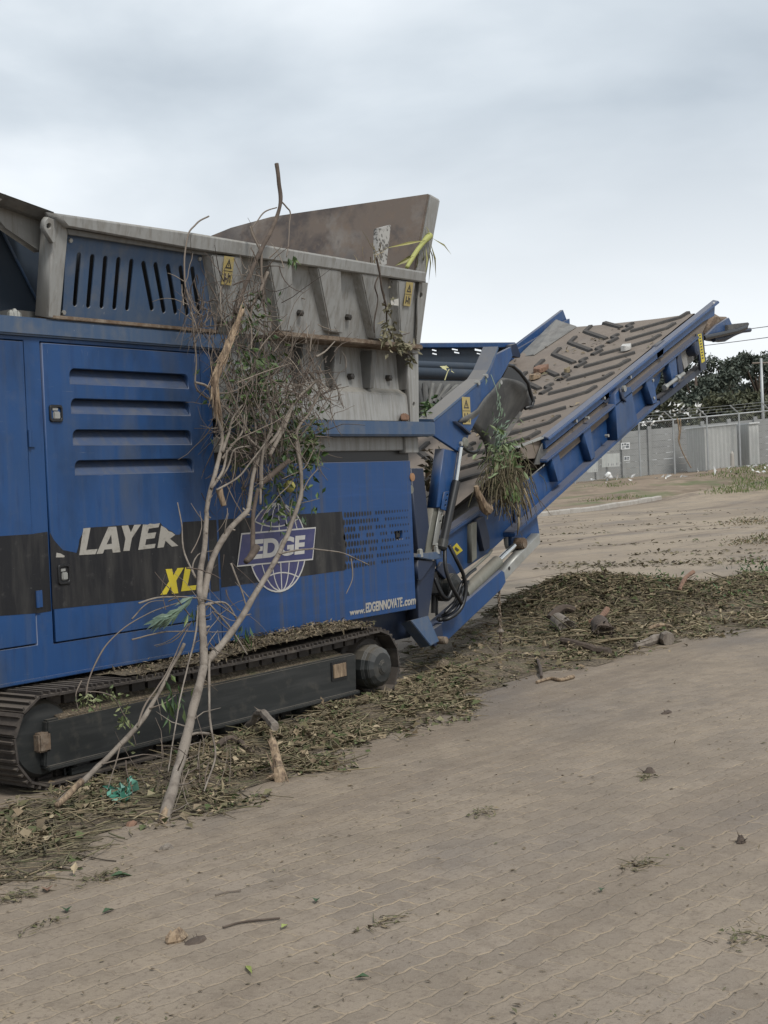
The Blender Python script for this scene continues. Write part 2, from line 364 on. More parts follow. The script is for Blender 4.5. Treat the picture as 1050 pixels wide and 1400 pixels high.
M['verge'] = mat('verge soil', (.20, .15, .105), 1, var=[(.5, (1, 1, 1), (.12, .09, .06), .42, .62, .8), (1.3, (1, 1, 1), (.27, .21, .15), .5, .7, .7), (.35, (1, 1, 1), (.07, .10, .03), .52, .66, .7)], bump=[(4, .5, .05)])
M['grass'] = mat('grass blades', (.07, .12, .03), .8, island=[(.05, .09, .02), (.09, .15, .03), (.16, .15, .06), (.06, .11, .025)])
M['crown'] = mat('hazed evergreen foliage', (.05, .065, .045), .7, island=[(.04, .055, .045), (.065, .082, .062), (.09, .105, .08), (.055, .072, .056), (.12, .132, .10)])  # greens lightened and greyed: distance haze put into the leaf colour
M['crown_olive'] = mat('olive foliage', (.07, .075, .04), .7, island=[(.035, .04, .025), (.06, .068, .036), (.085, .085, .045), (.10, .105, .06)])
M['plastic'] = mat('white plastic scraps', (.6, .6, .58), .5, island=[(.35, .35, .34), (.7, .7, .68), (.6, .58, .54)])
M['green_bag'] = mat('green plastic film', (.08, .30, .2), .25, island=[(.03, .13, .09), (.07, .24, .17), (.22, .36, .30)])
M['wire'] = mat('dark cable', (.05, .05, .05), .6)
M['hook'] = mat('orange plastic latch', (.28, .15, .075), .6)
M['bolt'] = mat('oily bolt head', (.03, .027, .024), .5, var=[(20, (1, 1, 1), (.1, .08, .06), .5, .7, .6)])

def paving():
    m = bpy.data.materials.new('dusty zigzag block paving'); m.use_nodes = True; t = m.node_tree; b = t.nodes['Principled BSDF']
    b.inputs['Roughness'].default_value = .88; b.inputs['Specular IOR Level'].default_value = .35
    tcn = N(t, 'ShaderNodeTexCoord')
    mpn = N(t, 'ShaderNodeMapping'); mpn.inputs['Rotation'].default_value = (0, 0, R(7)); L(t, tcn.outputs['Object'], mpn.inputs[0])
    s = N(t, 'ShaderNodeSeparateXYZ'); L(t, mpn.outputs[0], s.inputs[0])
    def math_(op, a, bb=None, c=None):
        n = N(t, 'ShaderNodeMath', operation=op)
        for i, v in enumerate((a, bb, c)):
            if v is None: continue
            if isinstance(v, (int, float)): n.inputs[i].default_value = v
            else: L(t, v, n.inputs[i])
        return n.outputs[0]
    def noise_(scale, detail=4, vec=None, rough=.55):
        n = N(t, 'ShaderNodeTexNoise'); n.inputs['Scale'].default_value = scale; n.inputs['Detail'].default_value = detail; n.inputs['Roughness'].default_value = rough
        src = tcn.outputs['Object']
        if vec:
            q = N(t, 'ShaderNodeMapping'); q.inputs['Scale'].default_value = vec; q.inputs['Rotation'].default_value = (0, 0, R(4)); L(t, src, q.inputs[0]); src = q.outputs[0]
        L(t, src, n.inputs[0]); return n.outputs[0]
    def rng(v, a, bb, c=0.0, d=1.0):
        n = N(t, 'ShaderNodeMapRange'); L(t, v, n.inputs[0])
        for i, k in enumerate((a, bb, c, d)): n.inputs[i + 1].default_value = k
        return n.outputs[0]
    def mix(f, a, bb):
        n = N(t, 'ShaderNodeMix', data_type='RGBA')
        if isinstance(f, (int, float)): n.inputs[0].default_value = f
        else: L(t, f, n.inputs[0])
        for i, k in ((6, a), (7, bb)):
            if isinstance(k, tuple): n.inputs[i].default_value = (*k, 1)
            else: L(t, k, n.inputs[i])
        return n.outputs[2]
    wob = noise_(1.1, 2)
    y1 = math_('ADD', s.outputs['Y'], math_('MULTIPLY', math_('SUBTRACT', wob, .5), .035))
    tri = math_('PINGPONG', s.outputs['X'], .055)
    y2 = math_('ADD', y1, math_('MULTIPLY', tri, .21))
    tri2 = math_('PINGPONG', y1, .0275)
    x2 = math_('ADD', s.outputs['X'], math_('MULTIPLY', tri2, .3))
    cb = N(t, 'ShaderNodeCombineXYZ'); L(t, x2, cb.inputs[0]); L(t, y2, cb.inputs[1])
    br = N(t, 'ShaderNodeTexBrick'); br.offset = .5; br.inputs['Scale'].default_value = 1
    br.inputs['Brick Width'].default_value = .22; br.inputs['Row Height'].default_value = .11
    br.inputs['Mortar Size'].default_value = .0085; br.inputs['Mortar Smooth'].default_value = .6; br.inputs['Bias'].default_value = 0
    br.inputs['Color1'].default_value = (.185, .153, .122, 1); br.inputs['Color2'].default_value = (.25, .205, .16, 1); br.inputs['Mortar'].default_value = (.34, .262, .175, 1)
    L(t, cb.outputs[0], br.inputs[0])
    br2 = N(t, 'ShaderNodeTexBrick'); br2.offset = .5; br2.inputs['Scale'].default_value = 1
    for k_ in ('Brick Width', 'Row Height', 'Color1', 'Color2'): br2.inputs[k_].default_value = br.inputs[k_].default_value
    br2.inputs['Mortar Size'].default_value = 0; L(t, cb.outputs[0], br2.inputs[0])
    col = mix(math_('MULTIPLY', br.outputs['Fac'], rng(noise_(5, 5, rough=.65), .42, .62, .15, .95)), br2.outputs['Color'], (.345, .268, .182))
    big = noise_(.45, 4); mid = noise_(2.6, 5); fine = noise_(38, 5, rough=.7); grit = noise_(140, 3)
    dustc = (.252, .201, .144)
    cover = rng(math_('ADD', math_('MULTIPLY', big, .55), math_('MULTIPLY', mid, .45)), .36, .62, .0, .66)
    col = mix(cover, col, dustc)
    # far yard: sand lies thicker
    sd_ = N(t, 'ShaderNodeSeparateXYZ'); L(t, tcn.outputs['Object'], sd_.inputs[0])
    dist = math_('ADD', math_('MULTIPLY', sd_.outputs['X'], F0.x), math_('MULTIPLY', sd_.outputs['Y'], F0.y))
    farf = rng(dist, 4, 22, 0, 1)
    farn = mix(rng(noise_(.35, 4, (.25, 1, 1)), .38, .62), (.31, .25, .18), (.215, .17, .122))
    col = mix(math_('MULTIPLY', farf, .85), col, farn)
    # tyre marks and damp streaks running along the yard
    trk = rng(noise_(1.0, 6, (.05, .55, 1), .75), .53, .58, 0, 1)
    col = mix(math_('MULTIPLY', math_('MULTIPLY', trk, .8), rng(dist, 0, 16, .35, 1)), col, (.135, .102, .074))
    wet = rng(noise_(.7, 5, (.5, 1, 1)), .52, .68, 0, 1)
    col = mix(math_('MULTIPLY', wet, .62), col, (.125, .11, .10))
    col = mix(rng(noise_(7, 6, rough=.7), .50, .66, 0, .5), col, (.135, .106, .078))
    col = mix(rng(noise_(.9, 5, rough=.6), .50, .62, 0, .4), col, (.15, .122, .094))
    col = mix(rng(fine, .52, .68, 0, .75), col, (.13, .10, .076))
    col = mix(rng(grit, .6, .74, 0, .5), col, (.36, .29, .22))
    L(t, col, b.inputs['Base Color'])
    hgt = math_('ADD', math_('MULTIPLY', br.outputs['Fac'], -.5), math_('MULTIPLY', fine, .5))
    hgt = math_('ADD', hgt, math_('MULTIPLY', mid, .7))
    bn = N(t, 'ShaderNodeBump'); bn.inputs['Strength'].default_value = .6; bn.inputs['Distance'].default_value = .014; L(t, rng(dist, 3, 14, .6, .12), bn.inputs['Strength']); L(t, hgt, bn.inputs['Height']); L(t, bn.outputs[0], b.inputs['Normal'])
    return m
M['paving'] = paving()

# ------------------------------------------------------------------ ground
def grid_axis():
    a = [-900, -500, -300, -200, -140, -100, -70, -50, -35, -25, -15, -8, -4, 0]
    x = 0
    while x < 100: x += 2.0; a.append(x)
    return a + [110, 125, 150, 200, 300, 500, 900, 1500]
ax_d = grid_axis(); ax_l = [-900, -500, -300, -200, -120, -80] + [-60 + 3 * i for i in range(41)] + [80, 120, 200, 300, 500, 900]
g = MB(); idx = {}
vs = []; fs = []
for i, d in enumerate(ax_d):
    for j, l in enumerate(ax_l):
        p = CAM + F0 * d + R0 * l; vs.append((p.x, p.y, terrain(p.x, p.y)))
nl = len(ax_l)
for i in range(len(ax_d) - 1):
    for j in range(nl - 1): fs.append((i * nl + j, i * nl + j + 1, (i + 1) * nl + j + 1, (i + 1) * nl + j))
g.add(vs, fs); ground = g.build('ground', M['paving'], smooth=True)
for o in [ground]: tag(o, kind='structure')
if ground.data.polygons[0].normal.z < 0: ground.data.flip_normals()

# verge bank and kerb far off
FENCE_D = 78.0
def fence_pt(px, top=False):
    l = (px - 525) / FPX * FENCE_D; p = CAM + F0 * FENCE_D + R0 * l; return Vector((p.x, p.y, terrain(p.x, p.y)))
front = [onT(*p) for p in ((300, 752), (560, 727), (735, 706.5), (847, 692.5), (933, 677.5), (990, 666), (1060, 655), (1200, 638))]
vg = MB(); vs = []; fs = []; ncol = 10
for i in range(len(front) - 1):
    for s_ in range(6):
        if i < len(front) - 2 and s_ == 6: pass
rows = []
for i in range(len(front) - 1):
    for s_ in range(8):
        rows.append(front[i].lerp(front[i + 1], s_ / 8))
rows.append(front[-1])
for k, a in enumerate(rows):
    va = a - CAM; la = va.dot(R0); da = va.dot(F0)
    lb = la * FENCE_D / da
    for c in range(ncol + 1):
        q = c / ncol; d = da + (FENCE_D + 6 - da) * q; l = la + (lb - la) * q
        p = CAM + F0 * d + R0 * l
        vs.append((p.x, p.y, terrain(p.x, p.y) + (-.04 if c == 0 else .10) + .14 * noise.noise((p.x * .5, p.y * .5, 0)) * min(1, q * 3)))
for i in range(len(rows) - 1):
    for c in range(ncol):
        a = i * (ncol + 1) + c; fs.append((a, a + 1, a + ncol + 2, a + ncol + 1))
vg.add(vs, fs); verge = vg.build('verge', M['verge'], smooth=True); tag(verge, kind='structure')
if verge.data.polygons[0].normal.z < 0: verge.data.flip_normals()
kb = MB(); kline = [onT(x, y) for x, y in ((560, 728), (735, 707), (847, 693), (905, 683))]
for a0, a1 in zip(kline, kline[1:]):
    nk = max(1, int((a1 - a0).length)); dirk = (a1 - a0).normalized(); sidek = Vector((-dirk.y, dirk.x, 0)).normalized(); stp = (a1 - a0).length / nk
    for k in range(nk):
        a = a0 + dirk * k * stp; b = a0 + dirk * (k + .985) * stp
        jz = rnd.uniform(-.014, .014)
        ring = lambda p: [Vector((p.x, p.y, terrain(p.x, p.y))) + o_ for o_ in (Vector((0, 0, -.1)), sidek * .2 + Vector((0, 0, -.1)), sidek * .2 + Vector((0, 0, .19 + jz)), sidek * .03 + Vector((0, 0, .19 + jz)), Vector((0, 0, .15 + jz)))]
        kb.prism(ring(a), ring(b))
kerb = kb.build('kerb', M['kerb']); tag(kerb, kind='structure')

# ================================================================== the tracked shredder
SH = empty('shredder', (2.0, 1.5, 0), 'blue tracked industrial shredder with a grey hopper and raised discharge conveyor', 'shredder')
def boxp(name, lo, hi, m, parent=SH, bevel=.006, **k):
    return MB().box(lo, hi).build(name, m, parent, bevel=bevel, **k)
YB = .30; FB = YF(YB)
# dark body behind the panels
boxp('chassis', (-2.6, .42, .62), (4.40, 2.66, 2.70), M['navy'])
boxp('underframe', (-2.0, .55, .34), (4.70, 2.4, .62), M['navy'])
# panel frame round the doors
D0 = (-1.0, .80, .462, 2.60); D1 = (.585, .79, 1.965, 2.60)
def rect(a): return [(a[0], a[1]), (a[2], a[1]), (a[2], a[3]), (a[0], a[3])]
plate('body_frame', [[(-2.6, .60), (2.07, .60), (2.07, 2.625), (-2.6, 2.625)], rect(D0), rect(D1)], FB, .10, M['blue'], SH)
MB().box((-2.6, .27, 2.625), (2.25, .46, 2.735)).build('top_beam', M['blue_dusty'], SH, bevel=.012)
MB().box((-2.6, .285, .585), (2.07, .45, .605)).build('sill_lip', M['blue'], SH, bevel=.004)
def doorpanel(d, holes, name='door'):
    g_ = .008
    return plate(name, [[(d[0] + g_, d[1] + g_), (d[2] - g_, d[1] + g_), (d[2] - g_, d[3] - g_), (d[0] + g_, d[3] - g_)]] + holes, FB, .03, M['blue'], SH, h=.008, bevel=.004)
# louvre openings (photo points on the door face)
lv = []
z5 = lambda x, y: (x / 3.043, 440 + y / 3.043)
for (tl, tr, bl, br) in (((288, 193), (778, 221), (286, 262), (782, 274)), ((294, 320), (783, 333), (292, 385), (789, 386)), ((300, 449), (790, 452), (301, 513), (795, 510)), ((310, 577), (797, 570), (308, 641), (802, 620))):
    a = FB.px(*z5(*tl)); b = FB.px(*z5(*tr)); c = FB.px(*z5(*bl)); d = FB.px(*z5(*br))
    lv.append(((a[0] + c[0]) / 2, (b[0] + d[0]) / 2, (c[1] + d[1]) / 2, (a[1] + b[1]) / 2))
holes = []
for (x0, x1, z0, z1) in lv:
    r = .04; h = []
    for (cx, a0) in ((x1 - r, 0), (x0 + r, 90)):
        for k in range(5):
            a = R(a0 + 22.5 * k); h.append((cx + r * math.cos(a), z1 - r + r * math.sin(a)))
    h += [(x0, z0), (x1, z0)]
    holes.append(h)
door = doorpanel(D1, holes)
tag(door, label='blue door with four louvres and torn charcoal band')
for (x0, x1, z0, z1) in lv:
    b = MB(); yd = YB - .008
    b.add([(x0 + .002, yd + .004, z0), (x1 - .002, yd + .004, z0), (x1 - .002, yd + .075, z1 + .01), (x0 + .002, yd + .075, z1 + .01),
           (x0 + .002, yd + .012, z0), (x1 - .002, yd + .012, z0), (x1 - .002, yd + .085, z1 + .01), (x0 + .002, yd + .085, z1 + .01)],
          [(0, 1, 2, 3), (4, 7, 6, 5), (0, 4, 5, 1), (3, 2, 6, 7)])
    b.add([(x1 - .002, yd + .004, z0), (x1 - .002, yd + .075, z1 + .01), (x1 - .002, yd + .03, z1 + .01), (x1 - .002, yd + .03, z1)], [(0, 1, 2, 3)])
    b.build('louvre', M['blue_louvre'], door)
door0 = doorpanel(D0, [])
tag(door0, label='plain blue door cut by the left edge')
def latch(x0, z0, x1, z1, par):
    y = YB - .008
    f = FB.shift(.008)
    o = plate('handle', [rrect(x0, z0, x1, z1, .018), rrect(x0 + .014, z0 + .018, x1 - .014, z1 - .018, .012)], f, .016, M['hose'], par, h=.012, bevel=.004)
    b = MB(); b.box((x0 + .01, y + .012, z0 + .01), (x1 - .01, y + .016, z1 - .01)); b.build('handle', M['hose'], par)
    b = MB(); b.box((x0 + .03, y - .012, (z0 + z1) / 2 - .035), (x1 - .02, y + .006, (z0 + z1) / 2 + .012)); b.box((x0 + .02, y - .006, (z0 + z1) / 2 + .012), (x1 - .03, y + .012, (z0 + z1) / 2 + .04)); b.build('handle', M['steel'], par, bevel=.006)
a = FB.px(*z5(198, 345)); c = FB.px(*z5(256, 418)); latch(a[0], c[1], c[0], a[1], door)
a = FB.px(*z5(233, 1010)); c = FB.px(*z5(288, 1090)); latch(a[0], c[1], c[0], a[1], door)
# hinges in the gap of the left door
for zc in (2.02, 1.07):
    MB().lathe((D0[2] + .006, YB - .012, zc - .05), (0, 0, 1), [(0, .011), (.1, .011)], 10).box((D0[2] + .01, YB - .011, zc - .05), (D0[2] + .045, YB - .001, zc + .05)).build('hinge', M['blue'], door0)
# charcoal band, torn on the door
FS = FB.shift(.008)
z8 = lambda x, y: (80 + x / 5.25, 690 + y / 5.25)
band0 = pxplate('band', [(-60, 738), (0, 733), (54, 729.5), (56, 838), (0, 842), (-60, 848)], FS.shift(-.0), .002, M['stripe'], door0, h=.0015, bevel=0)
# keep the left band on its door
tornp = [z5(207, 876), z5(222, 905), z5(243, 930), z5(262, 950), z5(300, 957), z5(322, 962), z8(130, 345), z8(143, 300), z8(150, 250), z8(172, 205), z8(180, 168), z8(260, 161), z8(350, 156), z8(410, 150), z8(500, 146), z8(600, 140), z8(640, 143), z8(660, 134), z8(690, 139), z8(730, 130), z8(752, 160), z8(775, 168), z8(790, 182), z8(815, 192), z8(842, 216), z8(872, 213), z8(882, 190), z8(893, 124), z8(1010, 117)]
right_x = D1[2] - .012
tl = [FS.px(*p) for p in tornp]
band = plate('band', [tl + [(right_x, FS.px(280, 712)[1]), (right_x, FS.px(278, 811)[1]), FS.px(*z5(820, 1133)), FS.px(*z5(520, 1165)), FS.px(*z5(219, 1196))]], FS, .002, M['stripe'], door, h=.0015, bevel=0)
bx = FB.px(45, 785)
plate('band', [[(.474, FB.px(40, 730)[1]), (.577, FB.px(50, 728)[1]), (.577, FB.px(66, 836)[1]), (.474, FB.px(55, 838)[1])]], FB, .002, M['stripe'], SH, h=.0015, bevel=0)
plate('band', [[(1.975, FB.px(285, 711)[1]), (2.06, FB.px(292, 711)[1]), (2.06, FB.px(292, 809)[1]), (1.975, FB.px(283, 810)[1])]], FB, .002, M['stripe'], SH, h=.0015, bevel=0)
FL = FS.shift(.0035)
def letter(pts, m, holes=(), f=z8, name='lettering'):
    return plate(name, [[FL.px(*f(*p)) for p in pts]] + [[FL.px(*f(*p)) for p in h] for h in holes], FL, .002, m, door, h=0, bevel=0)
LW = M['vinyl_white']
ls = [letter([(180, 170), (230, 165), (200, 325), (280, 318), (265, 355), (148, 362)], LW),
      letter([(360, 160), (415, 157), (445, 340), (390, 345), (385, 318), (330, 322), (318, 350), (272, 354)], LW, [[(345, 285), (385, 280), (378, 215)]]),
      letter([(455, 152), (500, 148), (520, 200), (545, 145), (592, 142), (527, 240), (510, 330), (465, 333), (481, 245)], LW),
      letter([(608, 142), (640, 144), (658, 136), (690, 139), (728, 132), (718, 162), (648, 172), (640, 205), (702, 198), (690, 240), (630, 248), (622, 290), (697, 280), (690, 310), (572, 325)], LW),
      letter([(738, 150), (770, 168), (790, 190), (812, 196), (838, 216), (800, 245), (860, 295), (815, 302), (768, 258), (755, 305), (710, 311)], LW),
      letter([(-12, 345), (14, 350), (45, 368), (40, 378), (-18, 378)], LW)]
for o_ in ls: o_.name = 'letter'
ls = [letter([(770, 463), (815, 460), (825, 510), (855, 455), (900, 452), (845, 545), (860, 635), (815, 640), (808, 585), (775, 643), (732, 647), (795, 550)], M['vinyl_yellow']),
      letter([(910, 450), (952, 447), (925, 585), (990, 577), (984, 611), (880, 622)], M['vinyl_yellow'])]
for o_ in ls: o_.name = 'letter'

# side panel with the globe emblem
FP = YF(.318)
PAN = (2.09, .612, 4.455, 1.838)
panel = plate('side_panel', [rect(PAN), rrect(4.20, 1.20, 4.30, 1.265, .008)], FP, .05, M['blue_worn'], SH, bevel=.006)
tag(panel, label='blue side panel with globe emblem and rain streaks')
boxp('panel_backing', (2.09, .40, .63), (4.42, .412, 1.82), M['hose'], SH, bevel=0)
MB().box((4.225, .33, 1.215), (4.285, .35, 1.25)).build('latch', M['hose'], panel, bevel=.004)
zb1, zb0 = FP.px(430, 702)[1], FP.px(430, 785)[1]
plate('band', [[(2.10, zb1 + .005), (3.50, zb1), (3.535, zb0 + .18), (3.51, zb0), (2.10, zb0 - .01)]], FP, .002, M['stripe'], panel, h=.0015, bevel=0)
fd = MB()
for r_ in range(8):
    zc = zb0 + (zb1 - zb0) * (r_ + .5) / 8
    for c_ in range(24):
        xc = 3.52 + c_ * .037 + (r_ % 2) * .018
        k = 1 - c_ / 25
        hw, hh = .015 * (.35 + .65 * k), .024 * (.35 + .65 * k)
        if rnd.random() < .1: continue
        pts = []
        for q in range(8):
            an = math.pi * 2 * q / 8; pts.append((xc + hw * math.cos(an), .3165, zc + hh * math.sin(an)))
        fd.add(pts, [tuple(range(8))])
fd.build('dot_marking', M['stripe'], panel)
# emblem
FE = FP.shift(.0035)
gc = FP.px(377, 749); gx, gz = 2.72, 1.232; gr = .325
def circ(r, n=40, cx=gx, cz=gz): return [(cx + r * math.cos(2 * math.pi * k / n), cz + r * math.sin(2 * math.pi * k / n)) for k in range(n)]
emb = plate('emblem', [circ(gr)], FE, .002, M['emblem'], panel, h=0, bevel=0)
rg = [plate('emblem_lines', [circ(gr), circ(gr - .011)], FE, .002, M['white'], emb, h=.0015, bevel=0)]
def strip2d(pts, wd):
    a = []; b = []
    for i, p in enumerate(pts):
        q0 = Vector(pts[max(0, i - 1)]); q1 = Vector(pts[min(len(pts) - 1, i + 1)]); d = (q1 - q0).normalized(); nn = Vector((-d.y, d.x)) * wd / 2
        a.append(tuple(Vector(p) + nn)); b.append(tuple(Vector(p) - nn))
    return a + b[::-1]
for k in (-.68, -.32, .0, .32, .68):
    pts = [(gx + .02 + k * gr * math.cos(t_), gz + gr * .97 * math.sin(t_)) for t_ in [(-math.pi / 2 + math.pi * i / 16) for i in range(17)]]
    rg.append(plate('emblem_lines', [strip2d(pts, .009)], FE, .002, M['white'], emb, h=.0015 + .0003 * abs(k), bevel=0))
for (zz, cv) in ((.62, -.05), (.33, -.035), (-.36, .05), (-.72, .05)):
    wd = gr * math.sqrt(1 - zz * zz) * .97
    pts = [(gx + wd * (i / 6 - 1), gz + zz * gr + cv * (1 - (i / 6 - 1) ** 2)) for i in range(13)]
    rg.append(plate('emblem_lines', [strip2d(pts, .009)], FE, .002, M['white'], emb, h=.0022, bevel=0))
join(rg, 'emblem_lines')
bn_ = [FP.px(*p) for p in ((329, 729), (431, 720.5), (427, 765.5), (323, 775))]
bcx = sum(p[0] for p in bn_) / 4; bcz = sum(p[1] for p in bn_) / 4
plate('emblem_banner', [bn_], FE, .002, M['white'], emb, h=.003, bevel=0)
plate('emblem_banner', [[(bcx + (p[0] - bcx) * .975, bcz + (p[1] - bcz) * .91) for p in bn_]], FE, .002, M['emblem'], emb, h=.0045, bevel=0)
text('lettering', 'EDGE', FE, (2.42, 1.165, 3.03, 1.305), M['white'], emb, .006, bold=.045, shear=.12)
text('lettering', 'www.', FP, (3.545, .650, 3.74, .683), M['vinyl_white'], panel, .003, bold=.03, shear=.2)
text('lettering', 'EDGEINNOVATE', FP, (3.75, .650, 4.26, .728), M['vinyl_white'], panel, .003, bold=.035, shear=.15)
text('lettering', '.com', FP, (4.265, .650, 4.45, .700), M['vinyl_white'], panel, .003, bold=.03, shear=.2)
# latches on the panel's right edge
MB().lathe((4.47, .33, 1.70), (0, -1, 0), [(0, .034), (.02, .034), (.022, .014)], 16).build('catch', M['hook'], SH)
MB().lathe((4.465, .345, 1.60), (0, -1, 0), [(0, .035), (.02, .035)], 16).build('catch', M['olive'], SH)

# ledge beam over the panel and the grey crosspiece under it
MB().box((2.2, .24, 2.035), (4.74, .60, 2.155)).build('ledge_beam', M['blue_dusty'], SH, bevel=.014)
MB().box((2.12, .36, 1.925), (4.50, .60, 2.034)).build('cross_beam', M['grey'], SH, bevel=.006)
MB().box((4.42, .34, 1.90), (4.62, .56, 2.033)).build('beam_end', M['grey'], SH, bevel=.006)
MB().box((2.08, .40, 1.84), (4.55, .42, 1.925)).build('gap_shade', M['hose'], SH)  # black strip painting the shade of the open gap under the beam

# ---------------------------------------------------------------- hopper
HF = Fr((0, .3, 2.74), (1, 0, 0), (0, -.22, 1))
def hpx(pts, h=0.0): return [HF.px(x, y, h) for x, y in pts]
z1 = lambda x, y: (x / 3.5, 240 + y / 3.5)
z2 = lambda x, y: (250 + x / 2.625, 220 + y / 2.625)
slots = []
for (p, q) in (((375, 382), (357, 612)), ((440, 390), (421, 620)), ((502, 398), (485, 622)), ((565, 404), (546, 628)), ((627, 412), (607, 633)), ((684, 422), (725, 634)), ((742, 428), (782, 645)), ((802, 436), (838, 650)), ((862, 443), (893, 658)), ((918, 448), (950, 660))):
    slots.append(stadium(HF.px(*z1(*p)), HF.px(*z1(*q)), .018))
grille = plate('grille_panel', [hpx([(92, 318), (296, 346), (296, 452), (84, 437)])] + slots, HF, .012, M['blue_dusty'], SH, h=.005, bevel=.002)
tag(grille, label='blue panel with ten slots')
HI = HF.shift(-.22)
plate('grille_backing', [[(1.05, -.02), (2.2, -.02), (2.2, .62), (1.05, .62)]], HI, .02, M['hose'], SH, bevel=0)
bl = MB()
for p in ((332, 310), (300, 655), (950, 398)):
    a = HF.px(*z1(*p)); bl.lathe(HF.w(a[0], a[1], .005), HF.n, [(0, .016), (.012, .014)], 6)
bl.pieces('bolt', M['steel'], grille)
pxplate('frame_post', [(74, 299), (95, 304), (83, 438), (65, 434)], HF, .12, M['grey'], SH, h=.035, bevel=.008)
lug = [(62, 302), (66, 297), (74, 300), (76, 330), (73, 333), (66, 322), (60, 312)]
lc = HF.px(67, 309, .05)
pxplate('lug', lug, HF, .04, M['grey'], SH, h=.06, holes=[[HF_ for HF_ in [(67 + 3.2 * math.cos(t_ * .628), 309 + 3.8 * math.sin(t_ * .628)) for t_ in range(10)]]])
boxp('hopper_base_lip', (.66, .26, 2.736), (2.12, .42, 2.760), M['rust'], SH, bevel=.004)
# top rail: a box section proud of the wall, with its lower return lip
rail = pxplate('top_rail', [(77, 291.5), (262, 318), (583, 372), (583.5, 387), (262, 341), (93, 311)], HF, .20, M['grey'], SH, h=.085, bevel=.012)
pxplate('rail_lip', [(92, 312), (262, 340), (300, 346), (300, 352), (262, 347), (94, 321)], HF, .06, M['grey_dark'], SH, h=.045, bevel=.004)
wall = pxplate('hopper_wall', [(285, 335), (582, 378), (567, 475), (375, 459), (280, 454)], HF, .03, M['grey'], SH, h=0)
def rib(pts, d0, d1, par):
    """tapered stiffener: pts = front face corners tl, tr, br, bl in the photo; d = depth at top/bottom"""
    q = [HF.px(x, y, d) for (x, y), d in zip(pts, (d0, d0, d1, d1))]
    sp = .035
    fr = [HF.w(a[0], a[1], d) for a, d in zip(q, (d0, d0, d1, d1))]
    bk = [HF.w(q[0][0] - sp, q[0][1], -.005), HF.w(q[1][0] + sp, q[1][1], -.005), HF.w(q[2][0] + sp, q[2][1], -.005), HF.w(q[3][0] - sp, q[3][1], -.005)]
    return MB().prism(fr, bk).build('rib', M['grey'], par, bevel=.008)
for pts in ([(105, 338), (211, 345), (222, 585), (140, 578)], [(310, 358), (391, 366), (405, 612), (352, 612)], [(485, 383), (568, 392), (576, 620), (531, 614)], [(640, 402), (712, 412), (742, 645), (690, 640)], [(772, 428), (836, 436), (803, 655), (783, 650)]):
    rib([z2(*p) for p in pts], .075, .055, wall)
b = MB()
for p in ((415, 545), (588, 560)):
    a = HF.px(*z2(*p)); b.lathe(HF.w(a[0], a[1], 0), HF.n, [(0, .026), (.035, .024), (.04, .012)], 6)
for p in ((470, 392), (625, 412), (745, 432)):
    a = HF.px(*z2(*p)); b.lathe(HF.w(a[0], a[1], 0), HF.n, [(0, .024), (.03, .022), (.034, .012)], 6)
b.pieces('bolt', M['bolt'], wall)
def sticker(pxc, w_, h_, fr, par, hh):
    """yellow two-field warning label"""
    cx, cz = fr.px(*pxc, hh); ls = []
    s = plate('warning_label', [[(cx - w_ / 2, cz - h_ / 2), (cx + w_ / 2, cz - h_ / 2), (cx + w_ / 2, cz + h_ / 2), (cx - w_ / 2, cz + h_ / 2)]], fr, .002, M['label_yellow'], par, h=hh + .002, bevel=0)
    t1 = [(cx - w_ * .32, cz + h_ * .08), (cx + w_ * .32, cz + h_ * .08), (cx, cz + h_ * .42)]
    t2 = [(cx - w_ * .18, cz + h_ * .13), (cx + w_ * .18, cz + h_ * .13), (cx, cz + h_ * .33)]
    ls.append(plate('pictogram', [t1, t2], fr, .002, M['bolt'], s, h=hh + .0035, bevel=0))
    ls.append(plate('pictogram', [[(cx - w_ * .03, cz + h_ * .16), (cx + w_ * .03, cz + h_ * .16), (cx + w_ * .03, cz + h_ * .28), (cx - w_ * .03, cz + h_ * .28)]], fr, .002, M['bolt'], s, h=hh + .0035, bevel=0))
    for (u0, v0, u1, v1) in ((-.45, -.02, .45, 0), (-.3, -.4, -.18, -.1), (-.18, -.32, .1, -.26), (.05, -.4, .15, -.08), (.15, -.22, .33, -.15), (.25, -.42, .33, -.22)):
        ls.append(plate('pictogram', [[(cx + w_ * u0, cz + h_ * v0), (cx + w_ * u1, cz + h_ * v0), (cx + w_ * u1, cz + h_ * v1), (cx + w_ * u0, cz + h_ * v1)]], fr, .002, M['bolt'], s, h=hh + .0035, bevel=0))
    join(ls, 'pictogram'); return s
sticker(z2(161, 394), .10, .19, HF, wall, .078)
sticker(z2(809, 478), .095, .19, HF, wall, .078)
# end gusset of the wall with a hole, seen edge-on at the right
ge = hpx([(566, 386), (578, 388), (566, 475), (558, 474)])
plate('end_gusset', [hpx([(568, 384), (580, 386), (569, 470), (564, 470)]), [HF.px(570.5 + 2 * math.cos(t_ * .628), 403 + 4 * math.sin(t_ * .628)) for t_ in range(10)]], HF, .02, M['grey'], SH, h=.04, bevel=.002)
# dirty shelf where upper and lower hopper meet
b = MB()
a0, a1 = onY(374, 455, .24), onY(573, 476, .24)
b.box((a0.x, .20, 2.745), (a1.x, .55, 2.785)); b.build('hopper_shelf', M['rust'], SH, bevel=.008)
